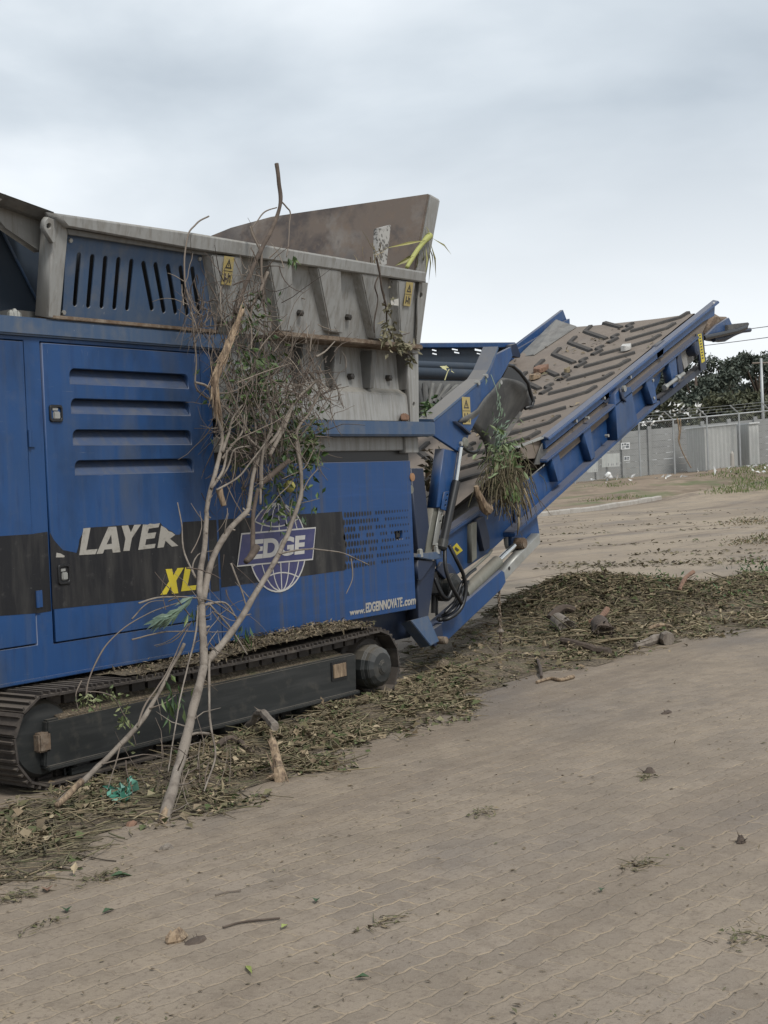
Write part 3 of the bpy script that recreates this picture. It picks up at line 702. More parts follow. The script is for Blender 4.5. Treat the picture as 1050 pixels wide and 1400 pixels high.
# lower hopper wall
LF = Fr((0, .42, 2.74), (1, 0, 0), (0, .08, 1))
def lpx(pts, h=0.0): return [LF.px(x, y, h) for x, y in pts]
low = pxplate('lower_wall', [(300, 455), (566, 478), (566, 577), (300, 577)], LF, .04, M['grey'], SH)
skirt_top = [onY(440, 517, .36), onY(566, 527, .36)]
b = MB(); x0, x1 = 2.1, 4.50
b.prism([(x0, .41, 2.44), (x0, .33, 2.38), (x0, .31, 2.155), (x0, .43, 2.155)], [(x1, .41, 2.44), (x1, .33, 2.38), (x1, .31, 2.155), (x1, .43, 2.155)]); b.build('lower_apron', M['grey'], SH, bevel=.008)
for px0 in (348, 400, 444, 494, 543):
    a = LF.px(px0, 480); x = a[0]
    MB().prism([(x - .02, .415, 2.72), (x - .02, .30, 2.72), (x - .035, .325, 2.42), (x - .035, .415, 2.42)], [(x + .05, .415, 2.72), (x + .05, .30, 2.72), (x + .02, .325, 2.42), (x + .02, .415, 2.42)]).build('gusset', M['grey_dark'], low, bevel=.004)
b = MB()
for p in ((451, 513), (477, 515), (503, 516), (529, 517)):
    a = LF.px(*p); b.lathe(LF.w(a[0], a[1], 0), (0, -1, 0), [(0, .028), (.04, .025), (.045, .014)], 6)
b.pieces('bolt', M['bolt'], low)
pxplate('end_strip', [(558, 470), (572, 474), (573, 577), (561, 577)], YF(.30), .05, M['grey'], SH, h=0, holes=[[(566 + 1.6 * math.cos(t_ * .628), 553 + 3.4 * math.sin(t_ * .628)) for t_ in range(10)]])
pxplate('end_tab', [(563, 474), (574, 477), (574, 484), (564, 483)], YF(.24), .1, M['grey'], SH)
# hopper inner floor, far side and raised end wall
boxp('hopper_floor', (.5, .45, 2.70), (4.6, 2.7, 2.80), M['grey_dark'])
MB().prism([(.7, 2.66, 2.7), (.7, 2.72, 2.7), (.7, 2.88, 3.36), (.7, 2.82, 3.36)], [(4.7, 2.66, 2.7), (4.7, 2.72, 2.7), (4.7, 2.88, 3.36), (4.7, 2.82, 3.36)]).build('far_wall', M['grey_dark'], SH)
EW = Fr((4.72, 0, 3.0), (0, 1, 0), (.17, 0, 1))     # end wall leaning outwards, seen from inside the hopper
ew_pts = [(585.5, 264.5), (370, 296), (315, 311), (268, 330), (262, 350), (420, 372), (566, 392), (566, 372)]
def ewpx(p):
    d = ray(*p); n = EW.u.cross(EW.v); t = (EW.p0 - CAM).dot(n) / d.dot(n); q = CAM + d * t - EW.p0; return (q.dot(EW.u), q.dot(EW.v))
E2 = [ewpx(p) for p in ew_pts]
pf = lambda q, t: EW.p0 + EW.u * q[0] + EW.v * q[1] + EW.u.cross(EW.v).normalized() * t
n_ = EW.u.cross(EW.v)
sgn = 1 if n_.x > 0 else -1
flap = MB().prism([pf(q, 0) for q in E2], [pf(q, sgn * .10) for q in E2]).build('end_wall', M['flap'], SH, bevel=.008)
tag(flap, label='raised end wall of scorched brown steel')
q0, q1 = E2[0], E2[-1]
ed = MB()
ed.prism([pf((q0[0] - .012, q0[1] - .02), .02 * sgn), pf((q1[0] - .012, q1[1] - .02), .02 * sgn), pf((q1[0] - .012, q1[1] - .02), .16 * sgn), pf((q0[0] - .012, q0[1] - .02), .16 * sgn)],
         [pf((q0[0] - .001, q0[1]), .02 * sgn), pf((q1[0] - .001, q1[1]), .02 * sgn), pf((q1[0] - .001, q1[1]), .16 * sgn), pf((q0[0] - .001, q0[1]), .16 * sgn)])
ed.build('wall_edge_strip', M['grey'], flap)

# ---------------------------------------------------------------- folded side wing at the left
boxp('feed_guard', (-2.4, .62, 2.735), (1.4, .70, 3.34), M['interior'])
pxplate('guard_rib', [(-4, 296), (65, 435), (63.5, 435), (-6, 297)], YF(.60), .02, M['blue_dusty'], SH)
pxplate('wing_gusset', [(-40, 254), (75, 297), (72, 341), (55, 343), (8, 311), (-40, 252)], YF(.33), .06, M['grey'], SH)
pxplate('guard_post', [(66, 344), (73, 338), (70, 436), (64, 436)], YF(.36), .08, M['navy'], SH)
a = [onY(-60, 241, .16), onY(-60, 258, .24), onY(74, 304, .24), onY(75, 290, .16)]
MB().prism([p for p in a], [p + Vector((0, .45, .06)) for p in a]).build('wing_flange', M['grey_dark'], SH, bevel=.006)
pxplate('wing_tab', [(-10, 268), (8, 265), (9, 269), (-4, 278), (-10, 278)], YF(.2), .03, M['vinyl_white'], SH)
b = MB(); 
for p in ((15, 431), (20, 429), (24, 432)): b.lathe(onY(p[0], p[1], .33), (0, 0, 1), [(-.02, .025), (.015, .022), (.03, .008)], 6)
b.pieces('bolt', M['steel'], SH)

# ---------------------------------------------------------------- crawler tracks
def track(y0, y1, name_label=None):
    r = .275; xa, xb = .28, 3.47; zc = .29; L_ = xb - xa
    tr = MB(); ty = (y0 + y1) / 2
    # inner link chain
    path = []
    per = 2 * L_ + 2 * math.pi * (r - .03)
    def at(s):
        s %= per; rr = r - .03
        sag = lambda u: -.03 * math.sin(math.pi * u)
        if s < L_: return Vector((xa + s, 0, zc + rr + sag(s / L_))), 0.0
        s -= L_
        if s < math.pi * rr: a = s / rr; return Vector((xb + rr * math.sin(a), 0, zc + rr * math.cos(a))), a
        s -= math.pi * rr
        if s < L_: return Vector((xb - s, 0, zc - rr)), math.pi
        s -= L_; a = math.pi + s / rr; return Vector((xa + rr * math.sin(a), 0, zc + rr * math.cos(a))), a
    n = 58
    links = MB()
    for k in range(n):
        p, a = at(per * k / n); M_ = Matrix.Translation((p.x, 0, p.z)) @ Matrix.Rotation(a, 4, 'Y')
        links.box((-.055, ty - .07, -.07), (.055, ty - .03, -.0), M=M_); links.box((-.055, ty + .03, -.07), (.055, ty + .07, -.0), M=M_)
    chain = links.build('track', M['track'], SH)
    for k in range(n):
        p, a = at(per * k / n); M_ = Matrix.Translation((p.x, 0, p.z)) @ Matrix.Rotation(a, 4, 'Y')
        sh = MB(); hw = per / n / 2
        sh.box((-hw + .003, y0, .002), (hw + .006, y1, .016), M=M_)
        for gx_ in (-hw + .012, -.004, hw - .022): sh.box((gx_, y0 + .004, .016), (gx_ + .014, y1 - .004, .036), M=M_)
        sh.build('shoe', M['track'], chain)
    return chain
TR = track(0.0, .40)
TR2 = track(2.35, 2.75)
def track_frame(y0, y1, near):
    b = MB()
    b.prism([(.27, y0 + .02, .40), (.24, y0 + .02, .135), (.26, y0 + .02, .115), (3.20, y0 + .02, .115), (3.215, y0 + .02, .40), (3.2, y0 + .02, .415)],
            [(.27, y1 - .1, .40), (.24, y1 - .1, .135), (.26, y1 - .1, .115), (3.20, y1 - .1, .115), (3.215, y1 - .1, .40), (3.2, y1 - .1, .415)])
    f = b.build('track_frame', M['black'], SH, bevel=.012)
    MB().box((.245, y0 - .006, .115), (3.21, y0 + .03, .142)).build('track_frame_lip', M['black'], f, bevel=.006)
    MB().prism([(.36, y0 + .03, .40), (3.1, y0 + .03, .40), (3.1, y0 + .2, .47), (.36, y0 + .2, .47)], [(.36, y0 + .03, .39), (3.1, y0 + .03, .39), (3.1, y0 + .2, .39), (.36, y0 + .2, .39)]).build('mud_slope', M['mulch_bed'], f)
    if near:
        MB().box((2.90, y0 + .012, .245), (3.09, y0 + .024, .385)).build('lamp_frame', M['hose'], f, bevel=.003)
        MB().box((2.92, y0 + .005, .265), (3.07, y0 + .02, .365)).build('reflector', M['wood'], f, bevel=.003)
    # rollers
    for x in (.55, .98, 1.4, 1.83, 2.25, 2.65, 3.0):
        MB().lathe((x, y0 + .05, .095), (0, 1, 0), [(0, .05), (.03, .075), (.1, .08), (.25, .08), (.28, .05)], 18).build('roller', M['black'], f, smooth=40)
    # idler with its tensioner block at the left end, final drive at the right
    MB().lathe((.28, y0 + .06, .29), (0, 1, 0), [(0, .10), (.01, .2), (.04, .225), (.06, .225), (.2, .23), (.22, .1)], 40).build('idler', M['black'], f, smooth=40)
    MB().box((.2, y0 + .01, .225), (.29, y0 + .08, .335)).build('tensioner', M['rust'], f, bevel=.01)
    MB().lathe((3.47, y0 + .3, .29), (0, -1, 0), [(0, .235), (.1, .235), (.12, .21), (.2, .2), (.21, .12)], 30).build('sprocket', M['track'], f, bevel=.004)
    MB().lathe((3.42, y0 + .26, .285), (0, -1, 0), [(0, .17), (.25, .168), (.26, .155), (.30, .15), (.325, .11), (.33, .05), (.345, .045), (.345, .001)], 14).build('final_drive', M['black'], f, bevel=.006)
    MB().box((.42, y0 + .04, .02), (.75, y0 + .1, .12)).build('skid_plate', M['black'], f, bevel=.03)
track_frame(0, .4, True); track_frame(2.35, 2.75, False)

# ================================================================== discharge conveyor (part of the shredder)
YN, YFAR = .50, 2.50
CF = YF(YN)
z4 = lambda x, y: (750 + x / 3.5, 390 + y / 3.5)
z3 = lambda x, y: (540 + x / 4.04, 400 + y / 4.04)
z7 = lambda x, y: (540 + x / 4.04, 560 + y / 4.04)
zc_ = lambda x, y: (540 + x / 6.56, 640 + y / 6.56)
zd = lambda x, y: (540 + x / 6.56, 770 + y / 6.56)
zh = lambda x, y: (890 + x / 6.56, 400 + y / 6.56)
SL = .385
def beltz(x, y):
    e = abs(y - 1.5) / .95
    return 3.55 + (x - 11) * SL + .035 * max(0, e - .45) - .03
# belt: one long troughed sheet running round the head drum
bm_ = MB(); vs = []; fs = []
xs = [4.95 + i * .12 for i in range(52)]; xs = [x for x in xs if x < 11.02] + [11.02]
ys = [.57 + 1.86 * k / 16 for k in range(17)]
prof = []
for x in xs: prof.append(('t', x))
nx_, nz_ = -math.sin(math.atan(SL)), math.cos(math.atan(SL))
head = []
for k in range(1, 9):
    a = math.pi * k / 8; head.append(a)
for x in xs:
    for y in ys: vs.append((x, y, beltz(x, y) + .004 * noise.noise((x * 3, y * 3, 0))))
rr = .16
hx, hz = 11.02, 3.55 + .02 * SL - .03
cxh, czh = hx - nx_ * rr, hz - nz_ * rr
for a in head:
    for y in ys:
        vs.append((cxh + rr * (nx_ * math.cos(a) + nz_ * math.sin(a)), max(y, .57 + .11 * a / math.pi), czh + rr * (nz_ * math.cos(a) - nx_ * math.sin(a)) + (beltz(hx, y) - hz) * (1 - a / math.pi)))
for y in ys: vs.append((5.2, max(y, .68), czh - rr * nz_ + (5.2 - cxh + rr * nx_) * SL))
nr = len(vs) // len(ys); ny = len(ys)
for i in range(nr - 1):
    for j in range(ny - 1): fs.append((i * ny + j, i * ny + j + 1, (i + 1) * ny + j + 1, (i + 1) * ny + j))
bm_.add(vs, fs); belt = bm_.build('conveyor_belt', M['belt'], SH, smooth=True)
tag(belt, label='earth coloured belt with black chevron cleats')
def cleat(pts, par):
    b = MB(); hw, h = .031, .026
    top = []
    for i, (x, y) in enumerate(pts):
        q0 = Vector(pts[max(0, i - 1)]); q1 = Vector(pts[min(len(pts) - 1, i + 1)]); d = (q1 - q0).normalized(); nn = Vector((-d.y, d.x)) * hw
        ring = []
        for (sx_, hh) in ((-1.25, -.01), (-.8, h), (.8, h), (1.25, -.01)):
            xx, yy = x + nn.x * sx_, y + nn.y * sx_; ring.append(Vector((xx, yy, beltz(xx, yy) + hh)))
        top.append(ring)
    vs_ = [p for r_ in top for p in r_]; f_ = []
    for i in range(len(top) - 1):
        for k in range(3): f_.append((i * 4 + k, i * 4 + k + 1, i * 4 + k + 5, i * 4 + k + 4))
    f_.append((0, 1, 2, 3)); q = (len(top) - 1) * 4; f_.append((q + 3, q + 2, q + 1, q))
    b.add(vs_, f_); return b.build('cleat', M['cleat'], par)
def seg(a, b, n): return [(a[0] + (b[0] - a[0]) * i / n, a[1] + (b[1] - a[1]) * i / n) for i in range(n + 1)]
k = 0; x = 5.9
while x < 10.86:
    j1, j2 = rnd.uniform(-.02, .02), rnd.uniform(-.015, .015)
    cleat(seg((x + j2, 1.20), (x + .33 + j1, .70 + j2), 5)[(1 if rnd.random() < .15 else 0):] + ([(x + .50, .665)] if rnd.random() < .85 else []), belt)
    if x + .22 < 10.9:
        cleat(seg((x + .2, 1.42), (x + .62, 1.92), 5)[0:6] + [(x + .84, 1.95)] if x + .84 < 11 else seg((x + .2, 1.42), (x + .5, 1.80), 5), belt)
        cleat([(x + .02, 1.31), (x + .17, 1.27), (x + .25, 1.36), (x + .34, 1.33)], belt)
    x += .425
# side frames
def cpx(pts): return pts
railtop = [(745.5, 596), (770, 575), (978, 410.5), (979, 413), (977, 433), (968, 437), (748, 626)]
pxplate('conveyor_rail', [(745, 597), (978, 411), (977, 432), (962, 440), (746, 614)], CF, .05, M['blue'], SH, bevel=.006)
# sloping cap along the rail's top
p0_, p1_ = onY(744, 598, YN), onY(978, 411, YN)
cap = MB(); dn = Vector((SL, 0, -1)).normalized()
def capring(p): return [p + Vector((0, -.055, -.012)) + dn * .022, p + Vector((0, -.045, -.012)) + dn * -.005, p + Vector((0, .03, .004)) + dn * -.012, p + Vector((0, .05, 0)) + dn * .03]
cap.prism(capring(p0_), capring(p1_)); cap.build('rail_cap', M['blue'], SH, bevel=.006)
pxplate('conveyor_web', [(746, 615), (970, 434), (957, 462), (752, 640)], YF(YN + .04), .02, M['belt'], SH, bevel=.002)
mid = [onY(742, 633, YN), onY(951, 463, YN)]
mr_ = MB(); mr_.prism([mid[0] + Vector((0, -.05, 0)), mid[0] + Vector((0, -.05, .028)), mid[0] + Vector((0, .06, .04)), mid[0] + Vector((0, .06, 0))], [mid[1] + Vector((0, -.05, 0)), mid[1] + Vector((0, -.05, .028)), mid[1] + Vector((0, .06, .04)), mid[1] + Vector((0, .06, 0))])
mr_.build('mid_rail', M['blue'], SH, bevel=.008)
# lower panel under the mid rail and its bottom flange
YP = YN + .07
low_l = [(742, 640), (935, 478), (936, 500), (926, 512), (745, 690), (733, 702)]
pxplate('frame_panel', [(700, 672), (742, 640), (905, 504), (902, 520), (890, 548), (737, 692), (706, 722)], YF(YP), .02, M['blue'], SH, bevel=.002)
fa, fb = onY(700, 730, YN), onY(899, 549, YN)
b = MB(); b.prism([fa + Vector((0, -.03, -.03)), fa + Vector((0, -.03, .012)), fa + Vector((0, .10, .02)), fa + Vector((0, .10, -.03))], [fb + Vector((0, -.03, -.03)), fb + Vector((0, -.03, .012)), fb + Vector((0, .10, .02)), fb + Vector((0, .10, -.03))])
b.build('bottom_flange', M['blue'], SH, bevel=.006)
fc, fd_ = onY(899, 549, YN + .08), onY(957, 503, YN + .08)
b = MB(); b.prism([fc + Vector((0, -.03, -.05)), fc + Vector((0, -.03, .03)), fc + Vector((0, .08, .03)), fc + Vector((0, .08, -.05))], [fd_ + Vector((0, -.03, -.05)), fd_ + Vector((0, -.03, .03)), fd_ + Vector((0, .08, .03)), fd_ + Vector((0, .08, -.05))])
b.build('bottom_flange', M['navy'], SH, bevel=.006)
def stiff(pts, name='stiffener', m='blue', y=YN - .02, t=.10):
    return pxplate(name, pts, YF(y), t, M[m], SH, bevel=.004)
for pts in ([z4(12, 818), z4(48, 800), z4(75, 905), z4(70, 930), z4(45, 940)], [z4(165, 700), z4(200, 672), z4(225, 820), z4(205, 838)], [z4(462, 450), z4(500, 430), z4(521, 560), z4(500, 568)], [z4(575, 372), z4(610, 345), z4(622, 470), z4(598, 492)]): stiff(pts)
# the big hinge bracket
br_ = stiff([z4(318, 520), z4(345, 490), z4(395, 485), z4(408, 560), z4(428, 650), z4(330, 740)], 'hinge_bracket', y=YN - .05, t=.13)
b = MB(); q = onY(*z4(355, 495), YN - .05); b.lathe(q, (0, -1, 0), [(0, .035), (.03, .035), (.03, .02)], 12); b.build('pivot_pin', M['steel'], br_)
stiff([z4(345, 490), z4(375, 560), z4(352, 540)], 'bracket_gusset', 'navy', y=YN - .08, t=.03)
for pts in ([z4(515, 290), z4(555, 262), z4(548, 345), z4(520, 350)], [z4(262, 520), z4(290, 490), z4(292, 560), z4(268, 565)]): stiff(pts, 'stiffener', 'navy', y=YN + .0, t=.06)
b = MB()
for p in (z4(128, 650), z4(388, 440), z4(185, 635), z4(262, 540), z4(280, 720), z4(500, 540), z4(495, 455)):
    b.lathe(onY(*p, YN - .012), (0, -1, 0), [(-.02, .02), (.02, .018)], 6)
b.pieces('bolt', M['steel'], SH)
# tensioner at the head: grey plate, rod, yellow strip and the black plough arms
pxplate('tension_plate', [zh(262, 530), zh(420, 420), zh(430, 560), zh(300, 690)], YF(YN + .05), .03, M['grey'], SH)
b = MB(); a_, b2 = onY(*zh(125, 850), YN - .03), onY(*zh(295, 725), YN - .03); b.tube([a_, b2], .022, 10); b.lathe(a_, (b2 - a_), [(-.02, .035), (.05, .035)], 6); b.lathe(a_.lerp(b2, .65), (b2 - a_), [(-.03, .04), (.03, .04)], 6); b.build('tension_rod', M['steel'], SH)
pxplate('tension_block', [zh(240, 560), zh(270, 535), zh(300, 770), zh(255, 790)], YF(YN - .01), .06, M['navy'], SH)
MB().lathe(onY(*zh(372, 505), YN + .0), (0, -1, 0), [(-.05, .09), (.06, .085), (.07, .04)], 20).build('drum_bearing', M['navy'], SH, bevel=.006)
pxplate('strip_backing', [zh(412, 372), zh(470, 360), zh(500, 690), zh(448, 700)], YF(YN - .03), .03, M['navy'], SH)
hz_ = pxplate('hazard_strip', [zh(421, 374), zh(452, 366), zh(484, 615), zh(455, 633)], YF(YN - .03), .002, M['vinyl_yellow'], SH, h=.003, bevel=0)
b = MB(); f_ = YF(YN - .03).shift(.0055)
for k in range(9):
    t_ = .06 + k * .1
    x_, y_ = 437 + 32 * t_, 370 + 254 * t_
    qs = [f_.px(*zh(x_ + dx, y_ + dy)) for dx, dy in ((-7, -5), (8, -9), (8, 2), (-7, 7))]
    b.add([f_.w(a[0], a[1]) for a in qs], [(0, 1, 2, 3)])
b.build('pictogram', M['bolt'], hz_)
MB().lathe((cxh, .56, czh), (0, 1, 0), [(0, .13), (.02, rr - .012), (1.86, rr - .012), (1.88, .13)], 28).build('head_drum', M['rust'], SH, smooth=40)
pxplate('head_plate', [zh(500, 380), zh(590, 290), zh(700, 225), zh(728, 285), zh(690, 345), zh(480, 395)], YF(YN + .06), .04, M['blue'], SH)
pxplate('head_dirt', [zh(470, 330), zh(520, 270), zh(565, 190), zh(600, 188), zh(640, 212), zh(700, 214), zh(726, 268), zh(735, 300), zh(690, 350), zh(480, 405)], YF(YN + .12), .5, M['rust'], SH, bevel=.04)
pxplate('scraper_frame', [zh(470, 395), zh(690, 350), zh(850, 320), zh(870, 345), zh(760, 385), zh(665, 440), zh(560, 428)], YF(YN + .16), .10, M['navy'], SH)
# dirt-caked drum end
b = MB(); c_ = onY(*zh(650, 260), YN + .2)
arm1 = [onY(*zh(*p), YN + .02) for p in ((470, 408), (620, 375), (760, 345), (850, 312))]
MB().tube(arm1, .032, 10).build('scraper_arm', M['hose'], SH)
arm2 = [onY(*zh(*p), YN + .10) for p in ((560, 425), (680, 400), (800, 345), (885, 335))]
MB().tube(arm2, .03, 10).build('scraper_arm', M['navy'], SH)
e1 = [onY(*zh(*p), YN + .02) for p in ((690, 290), (880, 266), (884, 282), (870, 320), (690, 345))]
MB().prism(e1, [p + Vector((0, 2.0, 0)) for p in e1]).build('scraper_bar', M['rubber'], SH, bevel=.01)
pxplate('rail_hole_bright', [zh(556, 84), zh(572, 84), zh(572, 98), zh(560, 98)], YF(YN - .06), .004, M['sign'], SH, bevel=0)  # white plate painting the brightness of a hole, no opening is cut
# far side frame
FC = YF(YFAR)
pxplate('far_rail', [(703, 474), (770, 423.5), (775, 437), (706, 492)], FC, .05, M['blue'], SH, bevel=.006)
a_, b2 = onY(706, 490, 2.44), onY(776, 436, 2.44)
b2 = Vector((11.0, 2.44, 3.66))
sk = MB(); sk.prism([a_, a_ + Vector((0, .012, 0)), Vector((a_.x, 2.2, beltz(a_.x, 2.2) + .02)), Vector((a_.x, 2.19, beltz(a_.x, 2.19) + .008))], [b2, b2 + Vector((0, .012, 0)), Vector((11, 2.16, beltz(11, 2.16) + .02)), Vector((11, 2.15, beltz(11, 2.15) + .008))])
sk.build('belt_skirt', M['skirt'], SH)
x0_, x1_ = 7.0, 11.4
MB().prism([(x0_, 2.46, 1.75), (x0_, 2.5, 1.75), (x0_, 2.5, 2.2), (x0_, 2.46, 2.2)], [(x1_, 2.46, 3.25), (x1_, 2.5, 3.25), (x1_, 2.5, 3.7), (x1_, 2.46, 3.7)]).build('far_frame', M['blue'], SH)
# near skirting plate where the belt meets the rail's foot
e1 = [onY(650 / 4.04 + 540, 400 + 862 / 4.04, .62), onY(745, 596, .50), onY(745, 599, .50), onY(650 / 4.04 + 540, 400 + 870 / 4.04, .62)]
MB().prism(e1, [p + Vector((0, .05, -.005)) for p in e1]).build('skirt_plate', M['steel'], SH)
pxplate('rail_foot', [z3(700, 862), z3(828, 795), z3(822, 905), z3(800, 915), z3(705, 920)], YF(.56), .02, M['belt'], SH)
pxplate('rail_foot_side', [z3(768, 950), z3(828, 800), z3(840, 880), z3(800, 950)], YF(.53), .02, M['rubber'], SH)

# lower half of the conveyor, seen through the frame
pxplate('tail_frame', [zc_(440, 640), zc_(770, 395), (700, 672), (706, 700), (700, 726), (668, 756), (630, 782), (604, 800), (596, 760)], YF(YN + .10), .03, M['blue'], SH, bevel=.004)
ta, tb = onY(*zc_(430, 650), YN + .06), onY(*zc_(790, 395), YN + .06)
MB().prism([ta, ta + Vector((0, .0, .04)), ta + Vector((0, .09, .06)), ta + Vector((0, .09, 0))], [tb, tb + Vector((0, .0, .04)), tb + Vector((0, .09, .06)), tb + Vector((0, .09, 0))]).build('tail_rail', M['blue'], SH, bevel=.006)
for pts, m_ in (([zc_(690, 505), zc_(735, 480), zc_(735, 810), zc_(690, 850)], 'olive'), ([zc_(735, 470), zc_(800, 430), zc_(850, 620), zc_(850, 720), zc_(800, 745), zc_(760, 560)], 'navy')): pxplate('tail_stiffener', pts, YF(YN + .05), .06, M[m_], SH)
ts = [onY(*zc_(500, 575), YN + .14), onY(*zc_(790, 370), YN + .14), onY(*zc_(770, 215), YN + .3), onY(*zc_(545, 370), YN + .3)]
MB().prism(ts, [p + Vector((.02, .03, -.02)) for p in ts]).build('tail_skirt', M['skirt'], SH)
pxplate('tail_skirt', [zc_(555, 190), zc_(780, 60), zc_(790, 85), zc_(740, 260), zc_(540, 380)], YF(YN + .36), .03, M['belt'], SH)
pxplate('tail_cleat', [zc_(560, 180), zc_(700, 150), zc_(790, 75), zc_(796, 92), zc_(705, 168), zc_(560, 200)], YF(YN + .33), .02, M['cleat'], SH)
sticker_y = pxplate('hazard_label', [zc_(512, 715), zc_(555, 672), zc_(608, 738), zc_(550, 785)], YF(YN + .10), .002, M['vinyl_yellow'], SH, h=.003, bevel=0)
pxplate('pictogram', [zc_(545, 705), zc_(580, 735), zc_(560, 750), zc_(535, 728)], YF(YN + .10), .002, M['bolt'], sticker_y, h=.005, bevel=0)
# bracket between upper and lower frames
pxplate('hinge_plate', [(700, 728), (734, 703), (738, 732), (722, 740), (700, 748)], YF(YN + .06), .05, M['blue'], SH)
# lower support arm: blue box, grey telescoping box, cylinder on top
pxplate('support_arm', [(601.5, 853), (686, 779), (690, 782), (692, 796), (686, 806), (609, 879), (601, 877)], YF(.44), .14, M['blue'], SH, bevel=.008)
pxplate('arm_extension', [(684, 786), (738, 729), (739, 743), (691, 794)], YF(.46), .10, M['steel'], SH, bevel=.006)
MB().lathe(onY(696, 777, .46), (0, -1, 0), [(0, .018), (.004, .018)], 12).build('bolt', M['hose'], SH)
ca_, cb2, cc_ = onY(643, 800, .52), onY(680, 768, .52), onY(703, 746, .52)
cb0 = onY(634, 812, .52)
cyl = MB().tube([cb0, cb2], .06, 18).build('arm_cylinder', M['olive'], SH, smooth=40)
MB().tube([cb2, cc_], .026, 14).build('cylinder_rod', M['chrome'], cyl, smooth=40)
MB().lathe(onY(703, 743, .58), (0, -1, 0), [(0, .055), (.12, .055)], 18).build('cylinder_eye', M['rust'], cyl, bevel=.01)
pxplate('arm_lug', [(692, 728), (705, 729), (715, 736), (712, 752), (698, 756), (694, 745)], YF(.60), .04, M['grey'], SH)
MB().tube([onY(632, 790, .50), onY(640, 783, .50), onY(668, 758, .52), onY(672, 752, .54)], .014, 8).build('steel_line', M['olive'], SH, smooth=True)
# posts at the body's right end
pxplate('corner_post', [(562, 640), (579, 640), (592, 770), (573, 770)], YF(.40), .12, M['navy'], SH, bevel=.006)
pxplate('corner_post', [(571, 766), (597, 766), (585, 850), (572, 850)], YF(.40), .12, M['navy'], SH, bevel=.006)
MB().box((4.42, .45, .6), (4.6, 2.5, .75)).build('rear_beam', M['navy'], SH, bevel=.01)
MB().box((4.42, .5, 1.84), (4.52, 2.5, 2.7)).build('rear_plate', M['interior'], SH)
ft = [onY(*zd(140, 515), .33), onY(*zd(300, 470), .33), onY(*zd(400, 700), .30), onY(*zd(320, 742), .30)]
MB().prism(ft, [p + Vector((.05, .14, -.03)) for p in ft]).build('foot_plate', M['blue_dusty'], SH, bevel=.006)
MB().lathe(onY(*zd(372, 690), .42), (0, -1, 0), [(0, .034), (.10, .034), (.11, .02)], 16).build('pivot_pin', M['rust'], SH, bevel=.006)
pxplate('pivot_cheek', [(590, 862), (604, 853), (607, 876), (594, 884)], YF(.40), .05, M['navy'], SH)
# strut: blue outer tube, olive inner tube with holed steel strap; hydraulic ram beside it
YS = .36
pxplate('strut', [z7(272, 215), z7(348, 232), z7(300, 545), z7(228, 540)], YF(YS), .10, M['blue'], SH, bevel=.006)
pxplate('strut_inner', [zc_(345, 360), zc_(400, 362), zc_(330, 765), zc_(270, 768)], YF(YS + .03), .08, M['olive'], SH, bevel=.004)
holes = []
for p in ((420, 418), (408, 480)): holes.append([(zc_(p[0] + 8 * math.cos(t_ * .785), p[1] + 13 * math.sin(t_ * .785))) for t_ in range(8)])
pxplate('holed_strap', [zc_(402, 362), zc_(440, 372), zc_(385, 690), zc_(338, 690)], YF(YS), .012, M['steel'], SH, holes=holes, bevel=.002)
holes = []
for p in ((470, 242), (460, 290), (452, 335)): holes.append([(zc_(p[0] + 7 * math.cos(t_ * .785), p[1] + 11 * math.sin(t_ * .785))) for t_ in range(8)])
pxplate('holed_strap', [zc_(445, 215), zc_(490, 205), zc_(462, 385), zc_(412, 365)], YF(YS - .02), .014, M['blue'], SH, holes=holes, bevel=.002)
ra, rb, rc = onY(*zc_(425, 705), YS - .04), onY(*zc_(548, 120), YS - .04), onY(630, 612, YS - .04)
ram = MB().tube([ra, rb], .037, 18).build('lift_ram', M['hose'], SH, smooth=40)
MB().tube([rb, rc], .02, 12).build('ram_rod', M['chrome'], ram, smooth=40)
MB().lathe(ra, rb - ra, [(-.03, .03), (-.01, .044), (.06, .044), (.061, .037)], 18).build('ram_collar', M['black'], ram)
pb = [onY(*zc_(*p), YS - .02) for p in ((190, 800), (205, 770), (425, 745), (425, 810), (335, 825))]
MB().prism(pb, [p + Vector((0, .25, 0)) for p in pb]).build('strut_bracket', M['blue_dusty'], SH, bevel=.006)
pxplate('bracket_gusset', [zc_(205, 825), zc_(345, 835), zc_(345, 850), zc_(240, 1000), zc_(210, 1010)], YF(YS), .10, M['navy'], SH)
b = MB()
for p in ((225, 765), (375, 735), (382, 715)): b.lathe(onY(*zc_(*p), YS), (0, 0, 1), [(-.03, .03), (.03, .026), (.04, .012)], 6)
b.pieces('bolt', M['steel'], SH)
